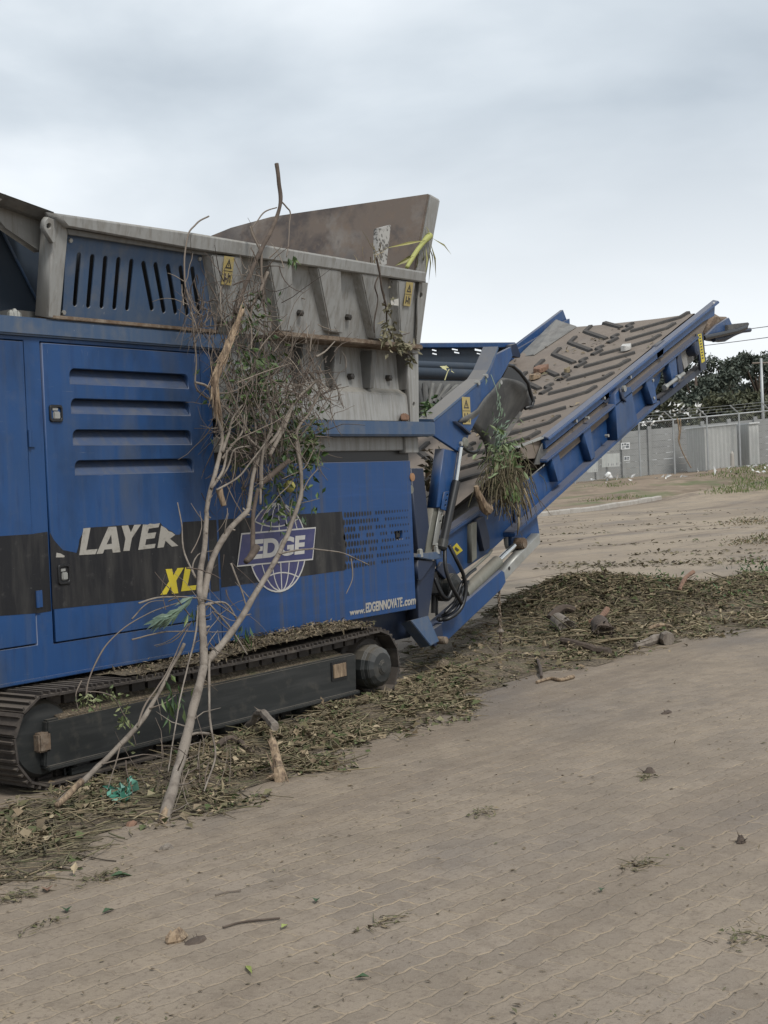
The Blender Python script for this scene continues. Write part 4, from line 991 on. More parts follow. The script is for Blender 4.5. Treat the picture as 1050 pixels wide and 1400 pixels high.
# conveyor tail: black motor, hoses
MB().lathe(onY(596, 800, .66), (0, -1, 0), [(0, .14), (.12, .145), (.13, .11), (.2, .105), (.21, .05)], 24).build('drive_motor', M['black'], SH, bevel=.008)
pxplate('motor_guard', [zd(300, 60), zd(380, 60), zd(445, 250), zd(420, 285), zd(300, 285)], YF(.52), .10, M['hose'], SH, bevel=.02)
pxplate('motor_shield', [zc_(380, 910), zc_(420, 840), zc_(500, 860), zc_(620, 1040), zc_(500, 1050)], YF(.50), .03, M['navy'], SH)
def hose(pts, y, r=.017):
    # smooth the photo polyline with Catmull-Rom
    P = [onY(px_, py_, y + dy) for (px_, py_, dy) in pts]; out_ = []
    for i in range(len(P) - 1):
        p0, p1, p2, p3 = P[max(0, i - 1)], P[i], P[i + 1], P[min(len(P) - 1, i + 2)]
        for k in range(6):
            t = k / 6; out_.append(.5 * ((2 * p1) + (p2 - p0) * t + (2 * p0 - 5 * p1 + 4 * p2 - p3) * t * t + (3 * p1 - p0 - 3 * p2 + p3) * t ** 3))
    out_.append(P[-1]); MB().tube(out_, r, 8).build('hydraulic_hose', M['hose'], SH, smooth=True)
for pts, r_ in (([(608, 752, 0), (609, 775, -.03), (616, 798, -.05), (627, 818, -.05), (631, 828, -.03), (620, 842, 0), (600, 848, .06)], .018),
                ([(614, 745, 0), (624, 765, -.05), (634, 787, -.05), (637, 808, -.05), (630, 832, -.04), (612, 846, 0), (598, 846, .1)], .018),
                ([(640, 795, .05), (632, 806, .02), (628, 822, 0), (618, 836, 0), (604, 842, .08)], .015),
                ([(650, 778, .05), (640, 786, 0), (630, 800, -.02), (622, 822, 0), (608, 838, .04)], .014),
                ([(594, 790, .1), (604, 812, .05), (612, 818, .03), (618, 806, .03)], .018),
                ([(612, 702, 0), (609, 725, -.03), (607, 745, -.02)], .012)): hose(pts, .36, r_)
MB().tube([onY(592, 812, .6), onY(592, 838, .6)], .02, 8).build('drain_pipe', M['hose'], SH); MB().tube([onY(597, 812, .6), onY(597, 842, .6)], .014, 8).build('drain_pipe', M['hose'], SH)

# ---------------------------------------------------------------- discharge chute
YCH = .34
chute = pxplate('chute_frame', [z3(213, 712), z3(300, 640), z3(430, 530), z3(482, 490), z3(520, 440), z3(560, 340), z3(640, 300), z3(652, 350), z3(590, 470), z3(555, 540), z3(470, 670), z3(415, 775), z3(385, 850), z3(352, 882), z3(215, 792)], YF(YCH), .03, M['blue'], SH, bevel=.006)
prev = None
cap_line = [z3(*p) for p in ((213, 712), (300, 640), (430, 530), (482, 490), (515, 440), (556, 345), (570, 310))]
cl = [onY(*p, YCH - .002) for p in cap_line]
for i in range(len(cl) - 1):
    a, b_ = cl[i], cl[i + 1]
    MB().prism([a + Vector((0, -.004, .0)), a + Vector((0, .0, .02)), a + Vector((-.015, .15, .03)), a + Vector((-.015, .15, .0))], [b_ + Vector((0, -.004, .0)), b_ + Vector((0, .0, .02)), b_ + Vector((-.015, .15, .03)), b_ + Vector((-.015, .15, .0))]).build('chute_cap', M['blue_dusty'], chute)
wl = sticker(z3(394, 652), .13, .24, YF(YCH), chute, .004)
b = MB()
for p in ((500, 462), (455, 500), (578, 497), (360, 835)): b.lathe(onY(*z3(*p), YCH), (0, -1, 0), [(-.02, .022), (.02, .02)], 8)
b.pieces('bolt', M['steel'], chute)
MB().lathe(onY(*z3(375, 830), YCH + .02), (0, -1, 0), [(0, .05), (.03, .05), (.04, .03)], 16).build('pivot_pin', M['olive'], chute, bevel=.006)
# rubber curtain hanging in a half round from the frame over the belt
zr = lambda x, y: (640 + x / 5.25, 400 + y / 5.25)
top_e = [onY(*z3(*p), YCH + .05) for p in ((640, 400), (590, 480), (545, 560), (480, 660), (420, 730), (345, 712))]
arc_n = [onY(*z3(*p), YCH + .03) for p in ((352, 715), (420, 760), (470, 810), (490, 870), (500, 935))]
cur = MB(); vs = []; fs = []; nseg = 12
axis = [onY(*z3(*p), .34) for p in ((345, 712), (450, 640), (530, 540), (590, 470))]
edge2 = [onY(*z3(*p), .75) for p in ((500, 930), (590, 800), (690, 655), (735, 615))]
# surface sweeps from the frame (axis) over a bulge down to the lower hem (edge2)
bul = [onY(*z3(*p), .46) for p in ((470, 790), (560, 660), (650, 545), (705, 505))]
for i in range(13):
    s_ = i / 12 * 3; k = min(2, int(s_)); f_ = s_ - k
    A = axis[k].lerp(axis[k + 1], f_); B = bul[k].lerp(bul[k + 1], f_); C_ = edge2[k].lerp(edge2[k + 1], f_)
    for j in range(nseg + 1):
        t = j / nseg; q = (B * 2 - A * .5 - C_ * .5); vs.append((A * (1 - t) ** 2 + q * 2 * t * (1 - t) + C_ * t * t) + Vector((0, 0, .008 * math.sin(i * 1.3 + j * .7))))
for i in range(12):
    for j in range(nseg):
        a = i * (nseg + 1) + j; fs.append((a, a + 1, a + nseg + 2, a + nseg + 1))
cur.add(vs, fs); co = cur.build('chute_curtain', M['rubber'], SH, smooth=True)
sm = co.modifiers.new('thick', 'SOLIDIFY'); sm.thickness = .018
# dark outer lip of the hood over the belt
lip = [onY(*z3(*p), .50) for p in ((575, 480), (620, 400), (650, 405), (690, 440), (735, 500), (750, 560), (765, 600), (755, 630), (720, 640))]
MB().tube(lip, .018, 8).build('curtain_lip', M['hose'], SH, smooth=True)
pxplate('hood_shade', [z3(545, 500), z3(600, 420), z3(650, 402), z3(690, 435), z3(730, 490), z3(752, 560), z3(762, 605), z3(745, 632), z3(715, 632), z3(700, 560), z3(620, 520)], YF(.80), .03, M['hose'], SH, bevel=.01)  # black plate standing in for the shade inside the hood
hem = [onY(*z3(*p), .68) for p in ((590, 790), (690, 655), (705, 665), (610, 810))]
MB().prism(hem, [p + Vector((.01, .02, .0)) for p in hem]).build('curtain_hem', M['skirt'], SH)
pxplate('curtain_bracket', [z3(338, 710), z3(345, 712), z3(425, 775), z3(418, 785)], YF(.30), .10, M['navy'], SH)
hose([(633, 612, .0), (642, 618, .05), (652, 617, .1), (657, 608, .15)], .34, .014)
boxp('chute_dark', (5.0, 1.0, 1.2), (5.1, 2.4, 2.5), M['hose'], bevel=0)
# crusher outlet: far side wall with slots of sky, cross tubes, grey ribbed liner
FW_ = YF(2.38)
sl_holes = []
for p, w_, h_ in (((221, 318), 16, 6), ((223, 338), 16, 6), ((335, 314), 20, 6), ((345, 331), 18, 6), ((463, 317), 22, 8), ((466, 337), 14, 5), ((505, 377), 10, 9)):
    sl_holes.append([FW_.px(*z3(p[0] + sx_ * w_, p[1] + sy_ * h_ + sx_ * 2)) for sx_, sy_ in ((-1, -1), (1, -.4), (1, 1), (-1, .6))])
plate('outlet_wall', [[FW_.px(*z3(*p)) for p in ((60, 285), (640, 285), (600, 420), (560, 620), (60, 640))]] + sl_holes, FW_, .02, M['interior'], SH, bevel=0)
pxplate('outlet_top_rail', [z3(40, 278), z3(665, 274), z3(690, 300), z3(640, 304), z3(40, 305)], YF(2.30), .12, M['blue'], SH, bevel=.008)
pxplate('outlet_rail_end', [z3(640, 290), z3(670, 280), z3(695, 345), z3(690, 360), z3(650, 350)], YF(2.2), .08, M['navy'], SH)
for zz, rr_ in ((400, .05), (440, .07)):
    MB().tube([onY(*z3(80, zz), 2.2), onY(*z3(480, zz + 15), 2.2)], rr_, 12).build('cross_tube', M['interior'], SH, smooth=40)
lin = [onY(*z3(*p), 1.6) for p in ((90, 485), (420, 490), (330, 560), (240, 640), (150, 700), (90, 690))]
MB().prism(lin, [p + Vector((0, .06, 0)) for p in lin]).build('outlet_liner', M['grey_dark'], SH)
for i in range(6):
    a = onY(*z3(120 + i * 45, 500 + i * 4), 1.55); b_ = onY(*z3(150 + i * 20, 640 - i * 10), 1.5)
    MB().tube([a, b_], .03, 8).build('liner_rib', M['rubber'], SH)

# ================================================================== green waste hanging on and lying by the machine
def smooth_line(P, n=5):
    out_ = []
    for i in range(len(P) - 1):
        p0, p1, p2, p3 = P[max(0, i - 1)], P[i], P[i + 1], P[min(len(P) - 1, i + 2)]
        for k in range(n):
            t = k / n; out_.append(.5 * ((2 * p1) + (p2 - p0) * t + (2 * p0 - 5 * p1 + 4 * p2 - p3) * t * t + (3 * p1 - p0 - 3 * p2 + p3) * t ** 3))
    out_.append(P[-1]); return out_
def lerp_tab(tab, x):
    for (a, va), (b, vb) in zip(tab, tab[1:]):
        if x <= b: return va + (vb - va) * (x - a) / (b - a)
    return tab[-1][1]
BR_Y = [(200, .12), (300, .04), (345, -.06), (400, -.08), (560, -.10), (700, -.20), (880, -.52), (1130, -1.13)]
def by(py): return lerp_tab(BR_Y, py)
def limb(pts, w0, w1, dy=0.0, n=8, wob=.006, yf=by):
    P = smooth_line([onY(x, y, yf(y) + dy) for x, y in pts], 6)
    k = FPX / (P[0] - CAM).dot(FW); rs = []
    for i, p in enumerate(P):
        t = i / (len(P) - 1); rs.append((w0 + (w1 - w0) * t) / 2 / k * (1 + .16 * noise.noise(p * 9) + .22 * max(0, noise.noise(p * 4.3))))
        P[i] = p + Vector((noise.noise(p * 7), noise.noise(p * 7 + Vector((5, 5, 5))), noise.noise(p * 7 + Vector((9, 1, 3))))) * wob
    return P, rs
q2 = lambda x, y: (180 + x / 2.98, 680 + y / 2.98)
q1 = lambda x, y: (240 + x / 4.67, 400 + y / 4.67)
def leaf_quad(b, p, d, up, ln, wd, fold=.25):
    d = d.normalized(); s_ = d.cross(up)
    if s_.length < 1e-4: s_ = Vector((1, 0, 0))
    s_.normalize(); u_ = s_.cross(d)
    mid_ = p + d * ln * .5 - u_ * ln * .06
    b.add([p, mid_ + s_ * wd / 2 + u_ * wd * fold, p + d * ln - u_ * ln * .18, mid_ - s_ * wd / 2 + u_ * wd * fold, mid_], [(0, 4, 1), (1, 4, 2), (0, 3, 4), (3, 2, 4)])
def rdir(r_=rnd): 
    while True:
        v = Vector((r_.uniform(-1, 1), r_.uniform(-1, 1), r_.uniform(-1, 1)))
        if .1 < v.length < 1: return v.normalized()
BRANCH = empty('fallen_branch', onY(224, 1126, -1.13), 'long bare grey branch leaning from the paving up against the grey hopper', 'branch')
main = [([q2(130, 1330), q2(150, 1240), q2(192, 1100), q2(232, 940), q2(265, 800), q2(295, 690)], 16, 13.5),
        ([q2(295, 690), q2(290, 560), q2(284, 440)], 12, 10),
        ([q2(284, 440), q2(277, 340), q2(297, 200), q2(307, 80), q1(200, 1380), q1(245, 1180), q1(292, 1000), q1(290, 880), q1(242, 740), q1(212, 610), q1(130, 575)], 8.5, 3.5),
        ([q2(290, 420), q2(330, 250), q2(400, 130), q2(468, 62), q1(470, 1350), q1(500, 1150), q1(560, 1000), q1(640, 920), q1(760, 690)], 9.5, 4),
        ([q2(312, 665), q2(420, 530), q2(500, 400), q2(560, 300), q2(605, 220), q2(645, 120), q2(684, 10), q1(800, 1150), q1(772, 900), q1(860, 760), q1(940, 600)], 10, 3.5)]
for pts, a, b_ in main:
    P, rs = limb(pts, a, b_); b = MB().tube(P, rs, 10)
    for k in range(int(len(P) / 2.5)):
        i = rnd.randrange(2, len(P) - 2); d = (P[i + 1] - P[i - 1]).normalized() * .6 + rdir(); d.normalize(); p = P[i] + d * rs[i] * .6
        if rnd.random() < .5: b.tube([p, p + d * rs[i] * rnd.uniform(.6, 1.6)], [rs[i] * .45, rs[i] * .3], 6)
        else: e = p + d * rnd.uniform(.05, .22); b.tube([p, p.lerp(e, .5) + rdir() * .012, e + rdir() * .02], [rs[i] * .22, .003, .0015], 5)
    b.build('limb', M['bark'], BRANCH, smooth=True)
# pale broken foot
P, rs = limb([q2(124, 1342), q2(132, 1300), q2(152, 1240)], 14, 7, dy=-.012); MB().tube(P, rs, 8).build('broken_end', M['wood'], BRANCH, smooth=True)
twl = [([q1(545, 1250), q1(560, 1000), q1(612, 860), q1(590, 700), q1(600, 600)], 5, 2), ([q1(500, 1160), q1(515, 900), q1(480, 720), q1(330, 500)], 5, 2), ([q1(600, 1040), q1(700, 850), q1(760, 700), q1(900, 560)], 6, 3),
       ([q1(770, 900), q1(800, 1100), q1(800, 1330)], 6, 5), ([q1(300, 1020), q1(340, 900), q1(370, 800), q1(430, 720)], 5, 2), ([q1(300, 1060), q1(420, 900), q1(440, 780)], 4, 2), ([q1(230, 1250), q1(300, 1140), q1(330, 1010)], 4, 3),
       ([q1(560, 1010), q1(470, 940), q1(380, 800), q1(290, 700), q1(270, 600)], 4, 2), ([q1(540, 1350), q1(545, 1100), q1(590, 930)], 4, 3), ([q1(265, 1260), q1(400, 1180), q1(480, 1080), q1(620, 900)], 3, 2),
       ([q1(280, 1190), q1(340, 1100), q1(380, 1000), q1(480, 980)], 3, 2), ([q2(600, 230), q2(680, 215), q2(740, 208), (428, 750), (470, 757), (505, 772)], 3, 1.5), ([(480, 764), (482, 790), (474, 812)], 1.8, 1),
       ([q2(318, 650), q2(314, 800), q2(322, 940), q2(340, 1050), q2(296, 1200)], 4, 2), ([q2(312, 965), q2(240, 970), q2(195, 1040), q2(180, 1170)], 5, 2), ([q2(195, 1040), q2(205, 1170), q2(230, 1250), q2(300, 1310)], 2, 1),
       ([q2(270, 440), q2(260, 560), q2(215, 740), q2(180, 920), q2(150, 1120)], 3, 1.5), ([q2(405, 270), q2(440, 360), q2(465, 440)], 3, 2), ([q2(260, 330), q2(210, 210), q2(205, 110), q2(188, 20)], 3, 1.5), ([q2(290, 360), q2(250, 300), q2(270, 235), q2(340, 215)], 3, 1.2),
       ([q2(290, 440), q2(380, 430), q2(430, 500)], 4, 2), ([q2(30, 430), q2(120, 408), q2(220, 405), q2(330, 425), q2(430, 490)], 3, 1.5), ([q2(310, 430), q2(400, 530), q2(470, 640)], 3, 2), ([q2(0, 580), q2(140, 548), q2(280, 548), q2(400, 548)], 2.5, 1.2),
       ([q2(0, 495), q2(70, 430), q2(130, 420)], 2, 1), ([q1(900, 1060), q1(915, 1120), q1(970, 1200)], 1.5, 1), ([q1(810, 1270), q1(860, 1180), q1(915, 1125)], 2, 1.3), ([q1(880, 1000), q1(820, 1120), q1(680, 1190)], 2, 1),
       ([q1(860, 380), q1(870, 300), q1(890, 240)], 2.5, 1.5), ([q1(900, 410), q1(960, 370), q1(1015, 310)], 3, 1.5), ([(285, 296), (268, 306), (256, 326), (252, 380), (262, 430), (268, 490), (268, 530), (290, 548)], 2.2, 2.4)]
for pts, a, b_ in twl:
    P, rs = limb(pts, a, b_, dy=rnd.uniform(-.04, .05)); MB().tube(P, rs, 6).build('twig', M['bark'] if a > 2.6 else M['twig'], BRANCH, smooth=True)
# green willow sprays on the branch
b = MB(); st = MB()
for k in range(24):
    t = k / 23; p = onY(264 - 40 * t + rnd.uniform(-3, 3), 816 + 26 * t + 8 * math.sin(t * 3) + rnd.uniform(-4, 4), by(840) - .08)
    d = (R0 * -1 * rnd.uniform(.5, 1.0) + U0 * rnd.uniform(-.75, -.05)).normalized()
    leaf_quad(b, p, d, (F0 * -1 + U0 * .5 + rdir() * .3), rnd.uniform(.10, .16), rnd.uniform(.02, .03))
b.build('leaves', M['leaf_pale'], BRANCH)
b = MB()
for (cx, cy, n_, sx_, sy_) in ((238, 950, 26, 14, 26), (335, 862, 14, 10, 12), (262, 838, 8, 8, 6)):
    for k in range(n_):
        p = onY(cx + rnd.gauss(0, sx_) * .6, cy + rnd.gauss(0, sy_) * .6, by(cy) + .06)
        leaf_quad(b, p, rdir() * .5 + Vector((0, 0, -1)), rdir(), rnd.uniform(.05, .1), rnd.uniform(.015, .026))
b.build('leaves', M['leaf'], BRANCH)

# the branch poking up over the hopper
SP = empty('snapped_branch', onY(328, 405, -.05), 'thin dark snapped branch standing up over the hopper rim', 'branch')
P, rs = limb([(378, 224), (381, 248), (383.5, 273), (376, 303), (357, 342), (343, 370), (331, 400), (322, 430)], 5.5, 5.5, dy=-.03, yf=lambda y: lerp_tab([(200, .12), (300, .04), (350, -.02), (440, -.06)], y)); MB().tube(P, rs, 10).build('limb', M['bark_dark'], SP, smooth=True)
for pts, a in (([(384, 275), (392, 284), (397, 292), (395, 318), (392, 352)], 2.2), ([(378, 284), (362, 290), (350, 303), (345, 312)], 2), ([(345, 318), (352, 335), (357, 345)], 4), ([(343, 310), (346, 322), (352, 335)], 5), ([(357, 345), (359, 400), (364, 430)], 4)):
    P, rs = limb(pts, a, 1.4, yf=lambda y: lerp_tab([(200, .12), (300, .04), (350, -.04), (440, -.06)], y)); MB().tube(P, rs, 6).build('twig', M['twig'], SP, smooth=True)
b = MB()
for k in range(9):
    p = onY(400 + rnd.uniform(-7, 7), 352 + rnd.uniform(-4, 8), .02); leaf_quad(b, p, Vector((rnd.uniform(-.6, .6), -.2, -1)), rdir(), rnd.uniform(.05, .09), rnd.uniform(.025, .04))
b.build('leaves', M['leaf'], SP)
# torn stick of pale wood in the tangle
TS = [q1(432, 108), q1(398, 185), q1(355, 290), q1(315, 390), q1(280, 475), q1(256, 560), q1(256, 640), q1(268, 710), q1(284, 790)]
P, rs = limb(TS, 6, 8, dy=-.14, wob=.012)
for i in range(len(rs)):
    t = i / (len(rs) - 1); rs[i] *= (.35 + 1.15 * math.sin(math.pi * min(1, t * 1.05 + .05)) ** .7) * (1 + .4 * noise.noise(P[i] * 26))
b = MB().tube(P, rs, 9)
for k in range(150):
    i = rnd.randrange(4, len(P) - 4); p = P[i] + rdir() * rs[i] * .95; d = (P[i + 3] - P[i - 3]).normalized() * rnd.choice((-1, 1, 1)) + rdir() * .16
    b.tube([p, p + d * rnd.uniform(.03, .08), p + d * rnd.uniform(.09, .16) + rdir() * .012], [.005, .005, .0008], 4)
o = b.build('torn_stick', M['wood'], None, smooth=50); tag(o, 'pale splintered stick with torn fibres in the twig tangle', 'stick'); rebase(o)
# lower slanting stick with an orange broken end
ST = empty('broken_stick', onY(80, 1098, -.55), 'slanting thin stick with an orange broken end in front of the track', 'stick')
yf2 = lambda y: lerp_tab([(840, -.30), (1100, -.58)], y)
P, rs = limb([(80, 1098), (135, 1048), (188, 993), (215, 950), (236, 910), (252, 880)], 9, 5, yf=yf2); MB().tube(P, rs, 8).build('limb', M['bark'], ST, smooth=True)
P, rs = limb([(76, 1102), (92, 1088), (112, 1068)], 8, 9.5, yf=lambda y: yf2(y) - .01); MB().tube(P, rs, 8).build('broken_end', M['wood'], ST, smooth=True)
for pts, a in (([(188, 993), (200, 962), (228, 920), (246, 880), (262, 850)], 3), ([(205, 968), (222, 962), (240, 950)], 2), ([(165, 1020), (156, 1050), (148, 1078)], 2), ([(140, 1045), (195, 1032), (236, 1040)], 2)):
    P, rs = limb(pts, a, 1.3, yf=lambda y: yf2(y) - .02); MB().tube(P, rs, 6).build('twig', M['twig'], ST, smooth=True)
# leafy twig hanging at the left of the track
HT = empty('leafy_twig', onY(118, 960, -.2), 'thin twig with small green leaves hanging over the track frame', 'twig')
for pts, a in (([(118, 952), (122, 930), (140, 890), (165, 862), (205, 838), (250, 822)], 2.6), ([(118, 945), (150, 950), (168, 975), (180, 1000), (186, 1020)], 2), ([(112, 930), (104, 950), (108, 972)], 2)):
    P, rs = limb(pts, a, 1.4, yf=lambda y: -.22); MB().tube(P, rs, 6).build('twig', M['twig'], HT, smooth=True)
b = MB()
for (cx, cy, n_, sx_, sy_) in ((118, 957, 34, 12, 10), (150, 950, 26, 14, 6), (168, 978, 26, 8, 12), (182, 1005, 20, 8, 12)):
    for k in range(n_):
        p = onY(cx + rnd.gauss(0, sx_) * .7, cy + rnd.gauss(0, sy_) * .7, -.22 + rnd.uniform(-.05, .05)); leaf_quad(b, p, rdir() + Vector((0, 0, -.5)), rdir(), rnd.uniform(.025, .055), rnd.uniform(.012, .022))
b.build('leaves', mat('olive leaves', (.1, .13, .05), .6, island=[(.08, .11, .04), (.16, .19, .08), (.22, .22, .11)]), HT)

# the tangle: uncountable dry twigs and leaves snagged on the machine
def tangle(name, label, blobs, m, seed, group=None, r_=(.002, .0052)):
    rr_ = random.Random(seed); b = MB()
    for (cx, cy, sx_, sy_, y0, y1, n_, ln) in blobs:
        for k in range(n_):
            px_, py_ = rr_.gauss(cx, sx_), rr_.gauss(cy, sy_)
            p = onY(px_, py_, rr_.uniform(y0, y1)); d = rdir(rr_) * .6 + Vector((.12, 0, rr_.choice((-.9, .6)))); L_ = rr_.uniform(.35, 1) * ln; P = [p]; bend = rdir(rr_) * .5
            for s_ in range(5):
                d = (d + bend * .28 + rdir(rr_) * .22).normalized(); P.append(P[-1] + d * L_ / 5)
            r0 = rr_.uniform(*r_); b.tube(P, [r0 * (1 - .12 * i) for i in range(6)], 4, cap=False)
    o = b.build(name, m, None, smooth=True); tag(o, label, 'twigs', kind='stuff'); return rebase(o)
tangle('twig_tangle', 'tangle of dry grey twigs snagged on the hopper side', [
    (345, 520, 26, 42, -.3, .22, 220, .5), (312, 435, 20, 20, -.2, .12, 80, .3), (425, 520, 18, 30, -.15, .25, 150, .32), (385, 600, 26, 34, -.2, .2, 130, .4), (330, 600, 18, 40, -.2, .2, 110, .4), (350, 405, 14, 30, -.2, .1, 70, .3), (268, 430, 9, 22, -.1, .15, 70, .25), (370, 560, 30, 30, -.1, .2, 80, .5)], M['twig'], 11)
tangle('twig_tangle', 'thin dry stalks hanging low round the leaning branch', [(275, 830, 26, 30, -.55, -.2, 26, .35), (255, 1060, 40, 30, -1.0, -.5, 30, .4), (330, 1080, 40, 22, -1.0, -.6, 16, .4)], M['twig'], 13)
def leafmass(name, label, blobs, m, seed, cat='leaves', ls=(.04, .08)):
    rr_ = random.Random(seed); b = MB()
    for (cx, cy, sx_, sy_, y0, y1, n_) in blobs:
        for k in range(n_):
            p = onY(rr_.gauss(cx, sx_), rr_.gauss(cy, sy_), rr_.uniform(y0, y1)); ln = rr_.uniform(*ls)
            leaf_quad(b, p, rdir(rr_) + Vector((0, 0, -.5)), rdir(rr_), ln, ln * rr_.uniform(.3, .55))
    o = b.build(name, m, None); tag(o, label, cat, kind='stuff'); return rebase(o)
leafmass('leaf_tangle', 'dark green leaves caught behind the twig tangle', [(350, 530, 24, 36, -.16, .24, 430), (330, 600, 16, 20, .0, .25, 120), (400, 590, 20, 26, -.1, .25, 260), (425, 618, 7, 16, -.05, .15, 130), (345, 430, 14, 14, -.1, .1, 60), (385, 668, 22, 18, .0, .28, 110), (390, 700, 16, 10, -.05, .2, 40)], M['leaf'], 21)
# yellow fruit-like leaf and pale scraps in the tangle
b = MB(); b.lathe(onY(396, 665, .05), (0, 0, 1), [(-.045, .005), (-.03, .03), (0, .042), (.03, .03), (.045, .006)], 12)
o = b.build('yellow_leaf', mat('yellowing leaf', (.4, .36, .1), .6, var=[(20, (1, 1, 1), (.25, .3, .08), .45, .7, .7)]), None, smooth=True); tag(o, 'yellowish curled leaf above the globe emblem', 'leaf'); rebase(o)
b = MB(); P, rs = limb([(300, 668), (303, 680), (306, 692)], 10, 8, dy=-.02); b.tube(P, rs, 6)
o = b.build('bark_scrap', M['wood'], None, smooth=True); tag(o, 'small tan bark scrap hanging left of the globe emblem', 'bark'); rebase(o)
P, rs = limb([(352, 668), (347, 700), (346, 735), (345, 752)], 5, 7, dy=-.03); b = MB().tube(P, rs, 7); P, rs = limb([(350, 748), (342, 762), (336, 768)], 12, 8, dy=-.04); b.tube(P, rs, 7)
o = b.build('broken_twig', M['bark_dark'], None, smooth=True); tag(o, 'short dark broken twig hanging across the globe emblem', 'twig'); rebase(o)
P, rs = limb([(395, 630), (380, 642), (366, 654), (356, 660)], 6, 11, dy=.05); o = MB().tube(P, rs, 8).build('branch_stub', M['bark_dark'], None, smooth=True); tag(o, 'thick dark branch stub slanting inside the tangle', 'branch'); rebase(o)
for (pp, mm, lb) in (([(342, 440), (345, 420), (356, 395), (366, 372)], 'twig', 'limp brown stalk hanging on the second hopper rib'),):
    P, rs = limb(pp, 3, 5, dy=.03); o = MB().tube(P, rs, 6).build('dry_stalk', M[mm], None, smooth=True); tag(o, lb, 'stalk'); rebase(o)

# vine and leaf litter on the hopper's right half
V = empty('vine', onY(530, 440, .0), 'withered vine trailing down the right end of the grey hopper', 'vine')
for pts, a in (([(515, 352), (519, 372), (522, 395), (528, 420), (530, 445), (540, 465), (555, 480), (564, 492)], 3.2), ([(517, 378), (512, 392), (516, 410), (511, 440), (512, 455)], 2.2), ([(522, 395), (526, 405), (524, 416)], 1.8), ([(535, 462), (548, 458), (560, 455)], 1.6), ([(540, 470), (553, 474), (566, 468)], 2)):
    P, rs = limb(pts, a, a * .6, yf=lambda y: lerp_tab([(340, .0), (380, .02), (470, .12), (500, .2)], y)); MB().tube(P, rs, 6).build('stem', M['bark_dark'], V, smooth=True)
b = MB()
for (cx, cy, n_, sx_, sy_) in ((530, 420, 16, 5, 14), (533, 450, 34, 7, 12), (550, 472, 60, 10, 6), (562, 488, 16, 4, 6), (525, 460, 14, 4, 8)):
    for k in range(n_):
        p = onY(rnd.gauss(cx, sx_ * .7), rnd.gauss(cy, sy_ * .7), lerp_tab([(340, .0), (380, .0), (470, .08), (500, .2)], cy)); leaf_quad(b, p, rdir() + Vector((0, 0, -.6)), rdir(), rnd.uniform(.04, .08), rnd.uniform(.02, .04))
b.build('withered_leaves', mat('withered leaves', (.2, .18, .1), .8, island=[(.09, .09, .05), (.2, .18, .11), (.14, .13, .08), (.27, .24, .16)]), V)
o = MB().add([onY(*p) for p in ((534, 411, .0), (545, 408, .02), (545, 418, .0), (535, 417, -.03))] + [onY(*p) for p in ((534, 411, .02), (545, 408, .04), (545, 418, .02), (535, 417, .0))], [(0, 1, 2, 3), (7, 6, 5, 4), (0, 4, 5, 1), (1, 5, 6, 2), (2, 6, 7, 3), (3, 7, 4, 0)]).build('bark_scrap', M['vinyl_white'], None); tag(o, 'pale bark scrap caught on the vine', 'bark'); rebase(o)
# palm frond
PF = empty('palm_frond', onY(562, 365, .35), 'yellow green palm frond stub sticking out of the hopper end', 'palm frond')
yp = lambda y: .35
P, rs = limb([(556, 366), (568, 346), (580, 330), (588, 322)], 5, 9, yf=yp, wob=0); MB().tube(P, rs, 10).build('stem', M['frond'], PF, smooth=True)
b = MB()
for (a, e, wd) in (((590, 325), (634, 342), 4), ((588, 330), (606, 378), 7), ((586, 332), (596, 388), 5), ((582, 336), (588, 372), 5), ((578, 338), (584, 362), 5), ((588, 322), (584, 308), 3), ((585, 328), (540, 333), 4), ((575, 345), (545, 360), 6), ((566, 350), (542, 363), 6), ((586, 335), (600, 365), 5), ((572, 344), (574, 372), 4)):
    A = onY(a[0], a[1], .33); E_ = onY(e[0], e[1], .33 + rnd.uniform(-.15, .15)); d = E_ - A; leaf_quad(b, A, d, Vector((.2, -1, .3)), d.length, wd / 170, .3)
b.build('leaflets', M['frond_leaf'], PF)
# weathered board and straw at the rim
b = MB(); bp = [onY(*p, .42) for p in ((517, 312), (535, 307), (529, 362), (516, 366))]; b.prism(bp, [p + Vector((0, .05, 0)) for p in bp])
o = b.build('weathered_board', mat('flaking grey board', (.34, .33, .31), .8, var=[(30, (1, 1, 1), (.06, .055, .05), .5, .58, .9)]), None, bevel=.006); tag(o, 'short flaking grey board standing behind the hopper rim', 'board'); rebase(o)
tangle('straw_wisps', 'brown straw wisps beside the grey board on the hopper rim', [(510, 352, 7, 9, .1, .3, 22, .22)], M['straw'], 31)
o = MB().prism([onY(*p, .27) for p in ((547, 567), (553, 564), (560, 568), (559, 575), (548, 575))], [onY(*p, .36) for p in ((547, 567), (553, 565), (560, 569), (559, 575), (548, 575))]).build('wood_chunk', M['wood_red'], None, bevel=.008); tag(o, 'pinkish wood chunk on the blue ledge at the hopper foot', 'wood'); rebase(o)

